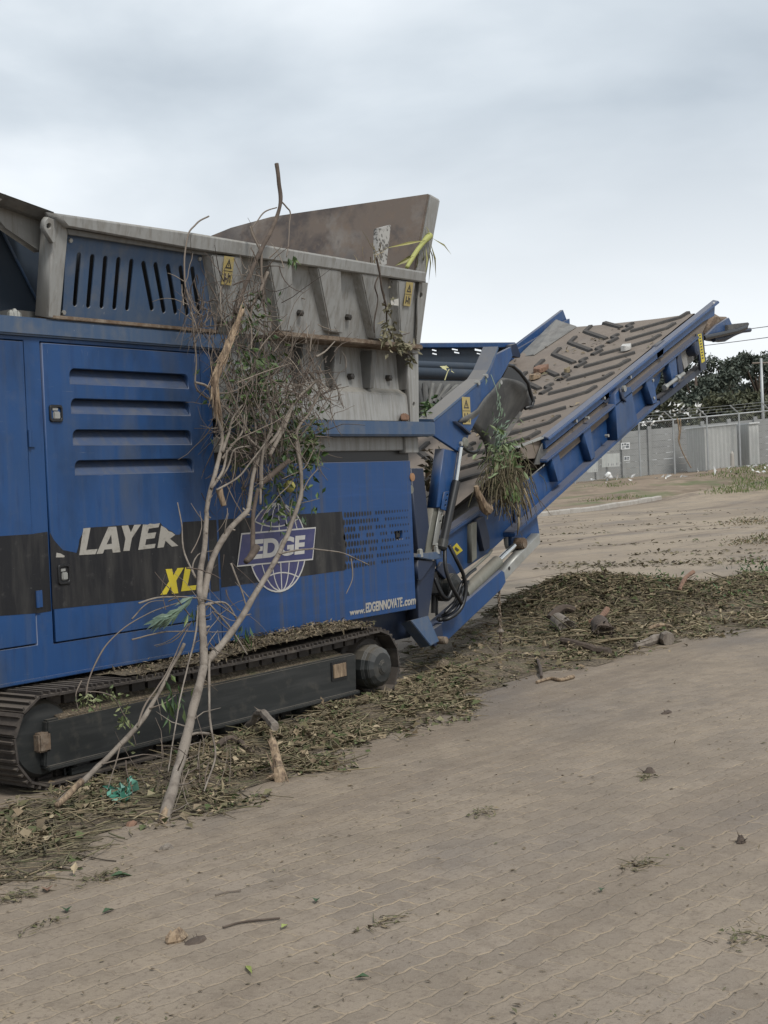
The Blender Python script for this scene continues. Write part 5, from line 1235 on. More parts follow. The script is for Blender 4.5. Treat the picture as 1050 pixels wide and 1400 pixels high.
# weeds hanging out of the chute
WD = empty('weed_bundle', onY(690, 640, .5), 'bundle of wilted weeds and roots hanging off the conveyor chute', 'weeds')
rr_ = random.Random(5); b = MB(); b2 = MB(); b3 = MB()
for k in range(520):
    x, y = rr_.gauss(694, 13), rr_.gauss(645, 17); p = onY(x, y, rr_.uniform(.15, .55)); d = rdir(rr_) * .8 + Vector((0, 0, -.6)); P = [p]; L_ = rr_.uniform(.08, .26); bend = rdir(rr_) * .4
    for s_ in range(5): d = (d + bend * .3 + Vector((0, 0, -.35))).normalized(); P.append(P[-1] + d * L_ / 5)
    b.tube(P, rr_.uniform(.002, .0045), 4, cap=False)
for k in range(46):
    x = rr_.gauss(700, 14); p = onY(x, rr_.uniform(640, 680), rr_.uniform(.2, .42)); e = onY(x + rr_.uniform(-8, 12) + (x - 695) * .4, rr_.uniform(690, 718), rr_.uniform(.2, .4)); b2.tube([p, p.lerp(e, .5) + rdir(rr_) * .02, e], [.005, .004, .002], 4, cap=False)
for (x, y, ex, ey, w_) in ((716, 668, 727, 708, 5), (710, 670, 722, 712, 4), (705, 680, 710, 718, 4), (690, 690, 700, 720, 3), (708, 700, 707, 732, 4)):
    b2.tube([onY(x, y, .3), onY((x + ex) / 2 + 2, (y + ey) / 2, .26), onY(ex, ey, .3)], [w_ / 400, w_ / 330, .003], 6)
for k in range(240):
    x, y = rr_.gauss(690, 14), rr_.gauss(622, 18); p = onY(x, y, rr_.uniform(.15, .5)); ln = rr_.uniform(.04, .12); leaf_quad(b3, p, rdir(rr_) + Vector((0, 0, .1)), rdir(rr_), ln, ln * rr_.uniform(.15, .4))
b.build('roots', M['root'], WD, smooth=True); b2.build('stalks', M['straw'], WD, smooth=True); b3.build('leaves', mat('fresh weed leaves', (.08, .13, .04), .6, island=[(.05, .085, .03), (.10, .15, .055), (.18, .22, .11), (.07, .10, .035)]), WD)
b4 = MB()
for k in range(16):
    p = onY(rr_.gauss(696, 5), rr_.gauss(664, 6), .2); leaf_quad(b4, p, Vector((rr_.uniform(-.5, .5), -.2, -1)), Vector((0, -1, .2)), .12, .07)
b4.build('leaves', M['leaf'], WD)
b5 = MB()
for k in range(60):
    x = rr_.uniform(672, 690); p = onY(x, rr_.uniform(568, 622), .30); leaf_quad(b5, p, Vector((rr_.uniform(-.6, .6), -.3, rr_.uniform(.2, 1))), rdir(rr_), rr_.uniform(.04, .09), .018)
b5.build('leaves', M['leaf_pale'], WD)
P, rs = limb([(651, 664), (655, 678), (661, 690), (668, 697)], 7, 15, yf=lambda y: .22, wob=.01); o = MB().tube(P, rs, 8).build('split_wood', M['wood'], None, smooth=40); tag(o, 'pale split piece of wood hanging left of the weed bundle', 'wood'); rebase(o)
# seed spray stuck on the chute arm
b = MB(); b.tube([onY(671, 512, .3), onY(678, 530, .26), onY(684, 558, .24)], .004, 5)
for (x, y) in ((664, 516), (682, 522), (680, 535), (683, 548), (686, 556), (682, 553), (685, 560)): leaf_quad(b, onY(x, y, .25), Vector((.2, 0, -1)), Vector((0, -1, .3)), .07, .035)
for k in range(14): leaf_quad(b, onY(682 + rnd.uniform(-3, 3), rnd.uniform(540, 565), .24), Vector((rnd.uniform(-.5, .5), 0, -1)), Vector((0, -1, .3)), .04, .02)
o = b.build('leaves', M['leaf_pale'], None); tag(o, 'small pale leaf spray stuck on the chute arm', 'leaves'); rebase(o)
b = MB(); b.tube([onY(608, 520, 1.9), onY(612, 508, 1.9), onY(614, 505, 1.9)], .006, 5)
for (x, y) in ((611, 507), (617, 508), (614, 503)): leaf_quad(b, onY(x, y, 1.88), rdir(), Vector((0, -1, .3)), .09, .07)
o = b.build('leaves', mat('pale yellow leaf', (.42, .4, .2), .6), None); tag(o, 'pale leaf sprig inside the dark chute opening', 'leaves'); rebase(o)
leafmass('leaf_litter', 'green leaves caught between hopper and chute arm', [(592, 560, 8, 10, .5, .9, 50), (578, 568, 4, 6, .4, .6, 20)], M['leaf'], 41, ls=(.05, .11))
leafmass('leaf_litter', 'debris wedged behind the blue strut under the chute', [(592, 655, 6, 16, .6, .9, 40), (586, 640, 5, 20, .5, .8, 30)], M['mulch'], 43, ls=(.05, .12))
# scraps riding on the belt
def belt_pt(px, py):
    d = ray(px, py); n = Vector((-SL, 0, 1)); t = (Vector((11, 0, 3.55)) - CAM).dot(n) / d.dot(n); p = CAM + d * t; p.z = beltz(p.x, p.y); return p
for (px_, py_, s_, mm, lb) in ((739, 505, .26, 'wood_red', 'larger reddish wood scrap on the conveyor belt'), (731, 515, .17, 'wood', 'pale wood scrap on the belt by the chute lip'), (855, 477, .15, 'white', 'white scrap lying on the upper belt'), (775, 507, .10, 'straw', 'small tan scrap on the belt centre')):
    p = belt_pt(px_, py_); b = MB(); rr_ = random.Random(int(px_))
    pts = [p + Vector((math.cos(a) * s_ * rr_.uniform(.35, .6), math.sin(a) * s_ * rr_.uniform(.3, .5), math.cos(a) * s_ * .16)) for a in [k * .9 for k in range(7)]]
    b.prism([q + Vector((0, 0, .01)) for q in pts], [q + Vector((0, 0, rr_.uniform(.03, .08))) for q in pts]); o = b.build('wood_scrap', M[mm], None, bevel=.006); tag(o, lb, 'scrap'); rebase(o)

# mulch on top of the track and the crawler
b = MB(); rr_ = random.Random(3)
def hay_pt():
    x = rr_.uniform(1.75, 3.45); return x
bed = MB(); vs = []; fs = []; nx2, ny2 = 40, 8
for i in range(nx2 + 1):
    for j in range(ny2 + 1):
        x = .9 + 2.55 * i / nx2; y = .03 + .36 * j / ny2
        hgt = .575 + (.045 * smooth(1.6, 2.3, x) * (1 - .7 * smooth(3.1, 3.45, x)) + .008) * (math.sin(math.pi * min(1, j / ny2 * 1.4 + .15)) ** .6) + .012 * noise.noise((x * 9, y * 9, 0)) - .02 * math.sin(math.pi * max(0, min(1, (x - .28) / 3.14)))
        vs.append((x, y, hgt))
for i in range(nx2):
    for j in range(ny2): a = i * (ny2 + 1) + j; fs.append((a, a + ny2 + 1, a + ny2 + 2, a + 1))
b.add(vs, fs)
b0 = len(vs)
for k in range(3200):
    x = .9 + 2.55 * rr_.random() ** .75; y = rr_.uniform(0, .40)
    z = .575 + .055 * smooth(1.6, 2.3, x) * (1 - .6 * smooth(3.1, 3.45, x)) + rr_.uniform(-.01, .03) - .02 * math.sin(math.pi * max(0, min(1, (x - .28) / 3.14)))
    d = rdir(rr_); d.z *= .35; leaf_quad(b, Vector((x, y, z)), d, Vector((0, 0, 1)) + rdir(rr_) * .5, rr_.uniform(.02, .06), rr_.uniform(.006, .018))
o = b.build('track_mulch', M['hay'], None); tag(o, 'dry chipped mulch piled along the top of the near track', 'mulch', kind='stuff'); rebase(o)

# crumbs riding on the belt
b = MB(); rr_ = random.Random(77)
for k in range(420):
    x, y = rr_.uniform(6.2, 10.95), rr_.uniform(.62, 2.36)
    if noise.noise((x * 1.5, y * 1.5, 3)) < rr_.uniform(-.3, .5): continue
    d = rdir(rr_); d.z *= .2; ln = rr_.uniform(.03, .10); leaf_quad(b, Vector((x, y, beltz(x, y) + .012)), d, Vector((-.36, 0, 1)) + rdir(rr_) * .4, ln, ln * rr_.uniform(.2, .6))
o = b.build('belt_crumbs', M['hay'], None); tag(o, 'bark and leaf crumbs lying on the conveyor belt', 'litter', kind='stuff'); rebase(o)

# ================================================================== litter on the ground
def hgt(x, y):
    """height of the green waste over the paving"""
    p = Vector((x, y)); h = 0
    for (cx, cy, lx, ly, a, H) in HEAPS:
        dx, dy = x - cx, y - cy; u = dx * math.cos(a) + dy * math.sin(a); v = -dx * math.sin(a) + dy * math.cos(a)
        h += H * math.exp(-(u / lx) ** 2 - (v / ly) ** 2)
    return h
def gp(px, py): p = onZ(px, py); return (p.x, p.y)
HEAPS = []
def heap(px, py, lx, ly, H, ang=0.15): c = gp(px, py); HEAPS.append((c[0], c[1], lx, ly, ang, H))
heap(775, 846, .72, .6, .27); heap(862, 841, .9, .6, .28); heap(950, 833, .9, .55, .17); heap(725, 846, .7, .7, .10); heap(1040, 815, 1.2, .7, .24)
heap(800, 880, .9, .45, .10); heap(680, 880, 1.5, .9, .05); heap(600, 930, 1.2, .4, .05); heap(440, 985, 1.2, .28, .06); heap(330, 1035, .7, .3, .07); heap(200, 1070, .5, .3, .03)
# zones of litter: polygons in the photo, projected on the ground
ZONES = [
    ([(560, 888), (640, 850), (700, 838), (850, 826), (1050, 806), (1090, 802), (1090, 845), (1000, 862), (880, 885), (800, 908), (720, 925), (640, 950), (560, 970)], 1.0),
    ([(400, 975), (500, 962), (560, 940), (640, 935), (640, 965), (560, 990), (480, 1012), (420, 1035), (380, 1050), (330, 1050)], 1.0),
    ([(60, 1110), (180, 1040), (330, 1010), (420, 985), (420, 1030), (390, 1062), (330, 1082), (320, 1100), (240, 1115), (190, 1125), (0, 1165), (-40, 1170), (-40, 1130)], .40),
    ([(-40, 1130), (60, 1105), (120, 1120), (100, 1170), (20, 1200), (-40, 1215)], .5)]
def inside(pt, poly):
    x, y = pt; c = False; j = len(poly) - 1
    for i in range(len(poly)):
        (xi, yi), (xj, yj) = poly[i], poly[j]
        if (yi > y) != (yj > y) and x < (xj - xi) * (y - yi) / (yj - yi) + xi: c = not c
        j = i
    return c
ZW = [([gp(*p) for p in poly], d) for poly, d in ZONES]
def edge_dist(pt, poly):
    best = 9
    for i in range(len(poly)):
        a, b_ = Vector(poly[i]), Vector(poly[(i + 1) % len(poly)]); p = Vector(pt); ab = b_ - a; t = max(0, min(1, (p - a).dot(ab) / ab.length_squared)); best = min(best, (a + ab * t - p).length)
    return best
def cover(x, y):
    m_ = -1
    for poly, d in ZW:
        e = edge_dist((x, y), poly); s_ = e if inside((x, y), poly) else -e; m_ = max(m_, s_)
    return m_ + .22 * noise.noise((x * 1.6, y * 1.6, 2)) + .12 * noise.noise((x * 5, y * 5, 7))
# the bed the litter lies on
bed = MB(); vs = []; fs = []; cell = .09; keep = {}
X0, X1, Y0, Y1 = -1.7, 17.5, -1.9, 4.2
nx_, ny_ = int((X1 - X0) / cell), int((Y1 - Y0) / cell)
cov = {}
def cv(i, j):
    if (i, j) not in cov: cov[i, j] = cover(X0 + i * cell, Y0 + j * cell)
    return cov[i, j]
vid = {}
def vert(i, j):
    if (i, j) not in vid:
        x, y = X0 + i * cell, Y0 + j * cell; c = cv(i, j); k = smooth(.0, .4, c)
        vid[i, j] = len(vs); vs.append((x, y, .004 + k * (hgt(x, y) + .018 + .03 * max(0, noise.noise((x * 4, y * 4, 0))) + .05 * hgt(x, y) ** .5 * noise.noise((x * 7, y * 7, 3)))))
    return vid[i, j]
for i in range(nx_):
    for j in range(ny_):
        if max(cv(i, j), cv(i + 1, j), cv(i, j + 1), cv(i + 1, j + 1)) > .05: fs.append((vert(i, j), vert(i + 1, j), vert(i + 1, j + 1), vert(i, j + 1)))
bed.add(vs, fs); o = bed.build('mulch_bed', M['mulch_bed'], None, smooth=True); tag(o, 'dark layer of composting green waste beside the machine', 'mulch', kind='stuff'); rebase(o)
rr_ = random.Random(17)
def cvq(x, y): return cv(int((x - X0) / cell + .5), int((y - Y0) / cell + .5))
def surf(x, y):
    c = cvq(x, y); return smooth(.0, .4, c) * (hgt(x, y) + .02)
# leaves and chips: one uncountable layer, denser where it is nearer
bb = MB(); bs = MB(); cnt = 0
tries = 0
while cnt < 42000 and tries < 420000:
    tries += 1
    poly, dens = ZONES[rr_.choices((0, 1, 2, 3), (.42, .26, .24, .08))[0]]
    x0 = min(p[0] for p in poly); x1 = max(p[0] for p in poly); y0 = min(p[1] for p in poly); y1 = max(p[1] for p in poly)
    px_, py_ = rr_.uniform(x0 - 10, x1 + 10), rr_.uniform(y0 - 8, y1 + 10); x, y = gp(px_, py_)
    c = cvq(x, y)
    if c < -.45 or rr_.random() > smooth(-.45, .25, c) ** 1.6 * dens: continue
    pn = noise.noise((x * 2.3, y * 2.3, 5)) + .6 * noise.noise((x * 6, y * 6, 9))
    h = hgt(x, y)
    if rr_.random() > .22 + 1.2 * pn + h * 3: continue
    if poly is ZONES[0][0] and h < .09 and px_ < 770 and rr_.random() < .82: continue
    z = surf(x, y) + rr_.uniform(.002, .03 + h * .12)
    d = rdir(rr_); d.z = d.z * .4 + .06
    dist = (Vector((x, y, 0)) - CAM).length; sc_ = .8 + dist * .035
    if rr_.random() < .86:
        ln = rr_.choice((.012, .018, .018, .026, .035, .055)) * rr_.uniform(.7, 1.3) * sc_; leaf_quad(bb, Vector((x, y, z)), d, Vector((0, 0, 1)) + rdir(rr_) * .6, ln, ln * rr_.uniform(.3, .95))
    else:
        ln = rr_.uniform(.06, .24) * sc_; p = Vector((x, y, z)); d.z *= .6; bs.tube([p, p + d * ln * .5 + rdir(rr_) * .012, p + d * ln], [.0035 * sc_, .003 * sc_, .0015 * sc_], 4, cap=False)
    cnt += 1
# matted strands that make up the heap
bh = MB()
for k in range(2600):
    poly, dens = ZONES[rr_.choices((0, 1, 2, 3), (.3, .3, .3, .1))[0]]
    px_, py_ = rr_.uniform(min(p[0] for p in poly), max(p[0] for p in poly)), rr_.uniform(min(p[1] for p in poly), max(p[1] for p in poly)); x, y = gp(px_, py_)
    if cvq(x, y) < rr_.uniform(-.2, .2): continue
    d = rdir(rr_); d.z *= .06; L_ = rr_.uniform(.08, .32); p = Vector((x, y, surf(x, y) + rr_.uniform(.004, .03))); P = [p]; bend = rdir(rr_) * .6; bend.z = 0
    for s_ in range(4):
        d = (d + bend * .3 + rdir(rr_) * .12).normalized(); d.z *= .4; P.append(P[-1] + d * L_ / 4)
    bh.tube(P, rr_.uniform(.0015, .0045), 4, cap=False)
for k in range(5200):
    px_, py_ = rr_.uniform(690, 1090), rr_.uniform(800, 895); x, y = gp(px_, py_); h = hgt(x, y)
    if cvq(x, y) < .1 or rr_.random() > h * 7: continue
    d = rdir(rr_); d.z *= .12; L_ = rr_.uniform(.10, .38); p = Vector((x, y, surf(x, y) + rr_.uniform(-.01, .06))); P = [p]; bend = rdir(rr_) * .6
    for s_ in range(4):
        d = (d + bend * .3 + rdir(rr_) * .2 - Vector((0, 0, .16))).normalized(); P.append(P[-1] + d * L_ / 4)
    bh.tube(P, rr_.uniform(.003, .008), 4, cap=False)
for k in range(240):
    px_, py_ = rr_.uniform(690, 1080), rr_.uniform(806, 892); x, y = gp(px_, py_)
    if cvq(x, y) < .1: continue
    d = rdir(rr_); d.z = abs(d.z) * .18; L_ = rr_.uniform(.12, .5); p = Vector((x, y, surf(x, y) + .02)); r0 = rr_.uniform(.006, .017)
    bs.tube([p, p + d * L_ * .5 + rdir(rr_) * .02, p + d * L_], [r0, r0 * .9, r0 * .5], 6)
o = bh.build('weed_strands', M['root'], None, smooth=True); tag(o, 'matted dark weed stalks woven through the heap', 'green waste', kind='stuff'); rebase(o)
o = bb.build('green_waste', M['mulch'], None); tag(o, 'shredded leaves and chips strewn along the machine and heaped behind it', 'green waste', kind='stuff'); rebase(o)
o = bs.build('twig_litter', M['straw'], None, smooth=True); tag(o, 'fine straw and twiglets strewn through the green waste', 'twigs', kind='stuff'); rebase(o)
# sparse crumbs over the paving
bb = MB()
for k in range(3000):
    px_, py_ = rr_.uniform(-20, 1070), 880 + 540 * rr_.random() ** 1.1; x, y = gp(px_, py_)
    if noise.noise((x * 1.2, y * 1.2, 11)) < rr_.uniform(-.35, .45): continue
    d = rdir(rr_); d.z *= .15; ln = rr_.uniform(.006, .03) * rr_.uniform(.5, 1.3) * (1 if py_ > 1100 else 1.4)
    leaf_quad(bb, Vector((x, y, .006)), d, Vector((0, 0, 1)) + rdir(rr_) * .3, ln, ln * rr_.uniform(.15, .5))
o = bb.build('crumbs', M['hay'], None); tag(o, 'fine crumbs of leaf and bark scattered over the paving', 'litter', kind='stuff'); rebase(o)

# single pieces one can point at
def stick(name, label, cat, pts, w0, w1, m, n=8, lift=0.0, wob=.01, group=None, knots=0.0):
    P = smooth_line([Vector((*gp(*p), 0)) for p in pts], 5); k = FPX / (P[0] - CAM).dot(FW); rs = []
    for i, p in enumerate(P):
        t = i / (len(P) - 1); r_ = (w0 + (w1 - w0) * t) / 2 / k * (1 + (.12 + knots) * noise.noise(p * 11)); rs.append(r_)
        p.z = surf(p.x, p.y) + r_ * .8 + lift * (1 - (2 * t - 1) ** 2) + .004; P[i] = p + Vector((noise.noise(p * 6), noise.noise(p * 6 + Vector((4, 4, 4))), 0)) * wob
    o = MB().tube(P, rs, n).build(name, m, None, smooth=40); tag(o, label, cat, group); return rebase(o)
stick('log', 'dark log lying at the front edge of the heap', 'log', [(768, 893), (800, 896), (834, 898)], 9, 13, M['bark_dark'])
stick('log', 'short grey log half buried left in the heap', 'log', [(752, 862), (768, 858), (786, 857)], 12, 10, M['bark_dark'], lift=.04)
stick('stump', 'gnarled stump end by the pale stalk at the right of the heap', 'stump', [(868, 888), (884, 884), (902, 880), (915, 882)], 8, 19, M['bark'], knots=.2)
stick('stalk', 'pale yellow dry stalk lying across the front of the heap', 'stalk', [(888, 870), (905, 868), (920, 864)], 6, 3, M['wood'], lift=.05)
stick('stick', 'pale peeled stick lying alone on the mulch edge', 'stick', [(734, 935), (752, 930), (766, 932), (784, 928)], 4, 6, M['wood'])
stick('stick', 'curved dark stick with fork below the hanging chain', 'stick', [(735, 910), (738, 920), (740, 928)], 5, 4, M['bark_dark'], lift=.03)
stick('stick', 'crooked brown stick near the conveyor arm', 'stick', [(628, 865), (640, 868), (655, 864), (668, 861)], 5, 3, M['bark'], lift=.03)
stick('stick', 'brown bent stick among leaves behind the leaning branch', 'stick', [(300, 1046), (318, 1040), (348, 1044)], 9, 6, M['bark_dark'], lift=.02)
stick('stick', 'pale curved stick lying under the track frame', 'stick', [(410, 976), (430, 979), (452, 975)], 3.5, 3, M['wood'])
stick('stick', 'long thin twig crossing the litter left of the leaning branch', 'stick', [(120, 1125), (160, 1118), (200, 1110)], 3, 2, M['twig'])
stick('twig', 'thin twig lying across the open paving', 'twig', [(305, 1270), (330, 1263), (382, 1258)], 3, 3, M['bark_dark'])
stick('twig', 'short twig on the bare paving right of the leaning branch', 'twig', [(295, 1226), (310, 1222), (330, 1220)], 2, 2, M['twig'])
def chunk(name, label, cat, px, py, sx_, sy_, h, m, seed, rot=0.0, spikes=0):
    r2 = random.Random(seed); x, y = gp(px, py); b = MB(); n = 9; rings = []; z0 = surf(x, y) - .01
    for (zz, k) in ((0, .8), (.35, 1.05), (.75, .8), (1, .35)):
        rings.append([Vector((x + math.cos(a + rot) * sx_ * k * r2.uniform(.75, 1.2) * math.cos(rot) , y + math.sin(a) * sy_ * k * r2.uniform(.75, 1.2), z0 + h * zz * r2.uniform(.85, 1.15))) for a in [2 * math.pi * i / n for i in range(n)]])
    vs_ = [p for q in rings for p in q]; f_ = [(i * n + k, i * n + (k + 1) % n, (i + 1) * n + (k + 1) % n, (i + 1) * n + k) for i in range(3) for k in range(n)] + [tuple(range(n))[::-1], tuple(range(3 * n, 4 * n))]
    b.add(vs_, f_)
    for k in range(spikes):
        p = Vector((x + r2.uniform(-1, 1) * sx_ * .7, y + r2.uniform(-1, 1) * sy_ * .7, z0 + h * .4)); d = rdir(r2); d.z = abs(d.z); b.tube([p, p + d * h * r2.uniform(.8, 1.5)], [h * .10, h * .01], 5)
    o = b.build(name, m, None); tag(o, label, cat); return rebase(o)
# hollow log end seen in the heap
def log_end(px, py, r, ln, dirv, label, m):
    x, y = gp(px, py); c = Vector((x, y, surf(x, y) + r * .7)); dv = Vector(dirv).normalized()
    b = MB(); b.lathe(c, dv, [(.05, r * .02), (.03, r * .55), (0, r * .7), (-.01, r * .92), (.02, r), (ln * .5, r * 1.05), (ln, r * .95)], 22)
    b.v = [tuple(Vector(v) + (Vector(v) - c).normalized() * r * .28 * noise.noise(Vector(v) * 17)) for v in b.v]
    r2 = random.Random(int(px))
    for k in range(34):
        a = r2.uniform(0, 6.28); u_, v_ = perp(dv); q = c + (u_ * math.cos(a) + v_ * math.sin(a)) * r * r2.uniform(.75, 1.05); b.tube([q + dv * .08, q - dv * r2.uniform(.0, .09) + rdir(r2) * .04], [.012, .002], 4)
    o = b.build('log', m, None, smooth=50); tag(o, label, 'log'); return rebase(o)
o = log_end(776, 885, .08, .5, (.75, .6, .05), 'round log end with pale ragged bark facing out of the heap', M['bark'])
o = log_end(826, 886, .09, .4, (.8, .5, .1), 'small dark log end right of the round pale one', M['bark_dark'])
def torn(name, label, pts, w0, w1, m, zl, n=7, spl=12, seed=1):
    r2 = random.Random(seed); P = smooth_line([Vector((*gp(p[0], p[1]), p[2])) for p in pts], 4); k = FPX / (P[0] - CAM).dot(FW); rs = []
    for i, p in enumerate(P):
        t = i / (len(P) - 1); p.z += surf(p.x, p.y); rs.append((w0 + (w1 - w0) * t) / 2 / k * (1 + .3 * noise.noise(p * 14)))
    b = MB().tube(P, rs, n)
    for q in range(spl):
        i = r2.randrange(1, len(P) - 1); d = (P[i + 1] - P[i - 1]).normalized() * r2.choice((-1, 1)) + rdir(r2) * .35; p = P[i] + rdir(r2) * rs[i] * .7; b.tube([p, p + d * rs[i] * r2.uniform(2, 4)], [rs[i] * .35, .001], 4)
    o = b.build(name, m, None, smooth=50); tag(o, label, 'wood'); return rebase(o)
torn('split_wood', 'orange split piece of wood standing out of the middle of the heap', [(808, 872, .05), (818, 866, .07), (831, 858, .10)], 6, 10, M['wood_red'], 0, seed=2)
torn('split_wood', 'red brown splintered log on top of the heap', [(800, 818, .03), (835, 814, .08), (862, 812, .15)], 4, 16, M['bark_dark'], 0, seed=3, spl=18)
torn('split_wood', 'reddish splinter lying right in the heap', [(930, 843, .1), (940, 836, .12), (950, 832, .16)], 6, 6, M['wood_red'], 0, seed=4)
torn('split_wood', 'upright pale torn stump beside the leaning branch', [(384, 1068, -.02), (382, 1066, .05), (379, 1063, .12), (374, 1058, .19)], 20, 10, M['wood'], 0, seed=5, spl=26)
torn('bark_piece', 'brown curled bark piece arching over the torn stump', [(336, 1018, .06), (352, 1022, .13), (366, 1030, .17), (378, 1042, .18)], 9, 12, M['bark'], 0, seed=6, spl=8)
torn('split_wood', 'orange torn chip at the foot of the torn stump', [(368, 1062, .0), (376, 1068, .03), (388, 1066, .03)], 10, 6, M['wood'], 0, seed=8)
chunk('wood_chunk', 'pale rounded wood chunk alone on the near paving', 'wood', 240, 1286, .05, .03, .05, M['wood'], 3)
chunk('bark_piece', 'dark crumbled bark beside the pale wood chunk', 'bark', 268, 1287, .05, .03, .025, M['bark_dark'], 4, spikes=6)
chunk('bark_piece', 'brown bark crumb on the paving below the leaning branch', 'bark', 228, 1160, .035, .03, .03, M['bark'], 5)
chunk('bark_piece', 'reddish bark crumb by the branch foot', 'bark', 180, 1128, .03, .03, .03, M['wood_red'], 6)
chunk('stone', 'round pinkish stone under the track frame end', 'stone', 441, 978, .045, .045, .085, mat('pinkish stone', (.22, .15, .13), .9, bump=[(20, .3, .01)]), 7)
chunk('bark_piece', 'reddish bark crumb at the track\'s middle', 'bark', 330, 1012, .05, .04, .06, M['wood_red'], 9)
chunk('dirt_clod', 'dark dirt clod under the chain', 'clod', 607, 922, .09, .07, .08, M['mulch_bed'], 10)
chunk('bark_piece', 'dark curled bark on the paving at the right', 'bark', 888, 1056, .035, .03, .035, M['bark_dark'], 11, spikes=3)
chunk('bark_piece', 'small dark twisted bark near the right edge', 'bark', 1013, 1152, .03, .02, .04, M['bark_dark'], 12, spikes=4)
chunk('bark_piece', 'tiny dark bark crumb on the far right paving', 'bark', 912, 975, .06, .03, .03, M['bark_dark'], 13, spikes=3)
# little tufts of wilted weed on the paving
def tuft(px, py, n, s_, label, m='hay2', seed=0, h=.03):
    r2 = random.Random(seed); x, y = gp(px, py); b = MB()
    for k in range(int(n * 1.0)):
        p = Vector((x + r2.gauss(0, s_), y + r2.gauss(0, s_ * .5), r2.uniform(.004, h * .5))); d = rdir(r2); d.z *= .16; ln = r2.uniform(.012, .045)
        if r2.random() < .6: leaf_quad(b, p, d, Vector((0, 0, 1)) + rdir(r2) * .5, ln, ln * r2.uniform(.25, .6))
        else: b.tube([p, p + d * ln * 2.2 + Vector((0, 0, .002))], [.002, .001], 4, cap=False)
    o = b.build('weed_tuft', M[m], None); tag(o, label, 'weed tuft', 'wilted tufts on the paving'); return rebase(o)
for a in ((872, 1184, 60, .06, 'wilted tuft with a pale chip right on the open paving'), (660, 1113, 40, .06, 'wilted tuft in the middle of the paving, below the heap edge'), (527, 1262, 40, .05, 'tuft low in the middle of the paving'), (885, 1064, 30, .03, 'small bright green leaf tuft under the curled bark'), (1030, 1280, 50, .10, 'long flat tuft at the right edge'), (145, 1200, 70, .07, 'large green tuft on the paving below the green bag'), (20, 1228, 90, .07, 'large dark green tuft at the left edge'), (60, 1265, 26, .06, 'thin brown tuft low at the left'), (470, 1022, 40, .05, 'green tuft at the litter edge under the track')):
    tuft(a[0], a[1], a[2], a[3], a[4], seed=int(a[0] * 3 + a[1]))
def leaf_on(px, py, ang, ln, wd, m, label):
    x, y = gp(px, py); b = MB(); leaf_quad(b, Vector((x, y, .012)), Vector((math.cos(ang), math.sin(ang), .05)), Vector((0, 0, 1)), ln, wd, .3)
    vs_ = [v for v in b.v]; o = b.build('leaf', m, None); s_ = o.modifiers.new('thick', 'SOLIDIFY'); s_.thickness = .0015; tag(o, label, 'leaf', 'single leaves on the paving'); return rebase(o)
YL = mat('yellow green leaf', (.26, .3, .08), .5); 
leaf_on(345, 1336, .9, .14, .02, YL, 'long pale yellow green blade low on the paving')
leaf_on(385, 1273, .3, .06, .025, YL, 'small bright yellow leaf on the paving beside the thin twig')
leaf_on(432, 1237, .6, .06, .03, M['leaf'], 'green leaf on bare paving right of the thin twig')
leaf_on(505, 1340, 2.0, .05, .03, M['leaf'], 'small green leaf at the lower middle of the paving')
leaf_on(822, 1222, .4, .05, .025, M['leaf'], 'green leaf left of the lower right tuft')
leaf_on(150, 1202, -.5, .10, .05, M['leaf'], 'broad green leaf on the large green tuft')
leaf_on(140, 1252, .2, .08, .03, M['leaf'], 'green leaf below the large green tuft')
leaf_on(65, 1222, .9, .07, .05, M['wood_red'], 'fallen reddish leaf near the left tuft')
leaf_on(92, 1250, .9, .06, .04, M['leaf'], 'dull leaf left of the pale wood chunk')
leaf_on(437, 968, .4, .10, .05, M['leaf'], 'broad green leaf by the track\'s right end')
leaf_on(452, 1000, .8, .09, .05, M['leaf'], 'bright green leaf at the litter edge')
# green plastic film by the track
gb = MB(); r2 = random.Random(9); x, y = gp(165, 1100)
for k in range(46):
    p = Vector((x + r2.gauss(0, .045), y + r2.gauss(0, .04), r2.uniform(.01, .11))); d = rdir(r2); leaf_quad(gb, p, d, rdir(r2), r2.uniform(.03, .08), r2.uniform(.02, .05), .4)
o = gb.build('plastic_bag', M['green_bag'], None, smooth=True); tag(o, 'crumpled torn green plastic bag on the ground by the track', 'plastic bag'); rebase(o)
# leafy sprigs on top of the heap, right
def sprig(px, py, n, s_, hh, label, seed, lift=.2):
    r2 = random.Random(seed); x, y = gp(px, py); b = MB()
    for k in range(n):
        p = Vector((x + r2.gauss(0, s_), y + r2.gauss(0, s_), 0)); p.z = surf(p.x, p.y) + .02 + abs(r2.gauss(0, hh)); ln = r2.uniform(.04, .09); leaf_quad(b, p, rdir(r2) + Vector((0, 0, .1)), rdir(r2), ln, ln * .35)
    o = b.build('leafy_sprig', M['leaf'], None); tag(o, label, 'sprig'); return rebase(o)
sprig(1035, 815, 170, .20, .10, 'fresh green leafy sprig on the heap\'s right end', 4); sprig(905, 838, 90, .12, .05, 'scattered green sprig in the middle of the heap', 5); sprig(985, 834, 90, .22, .04, 'low green sprig right of the reddish splinter', 6)
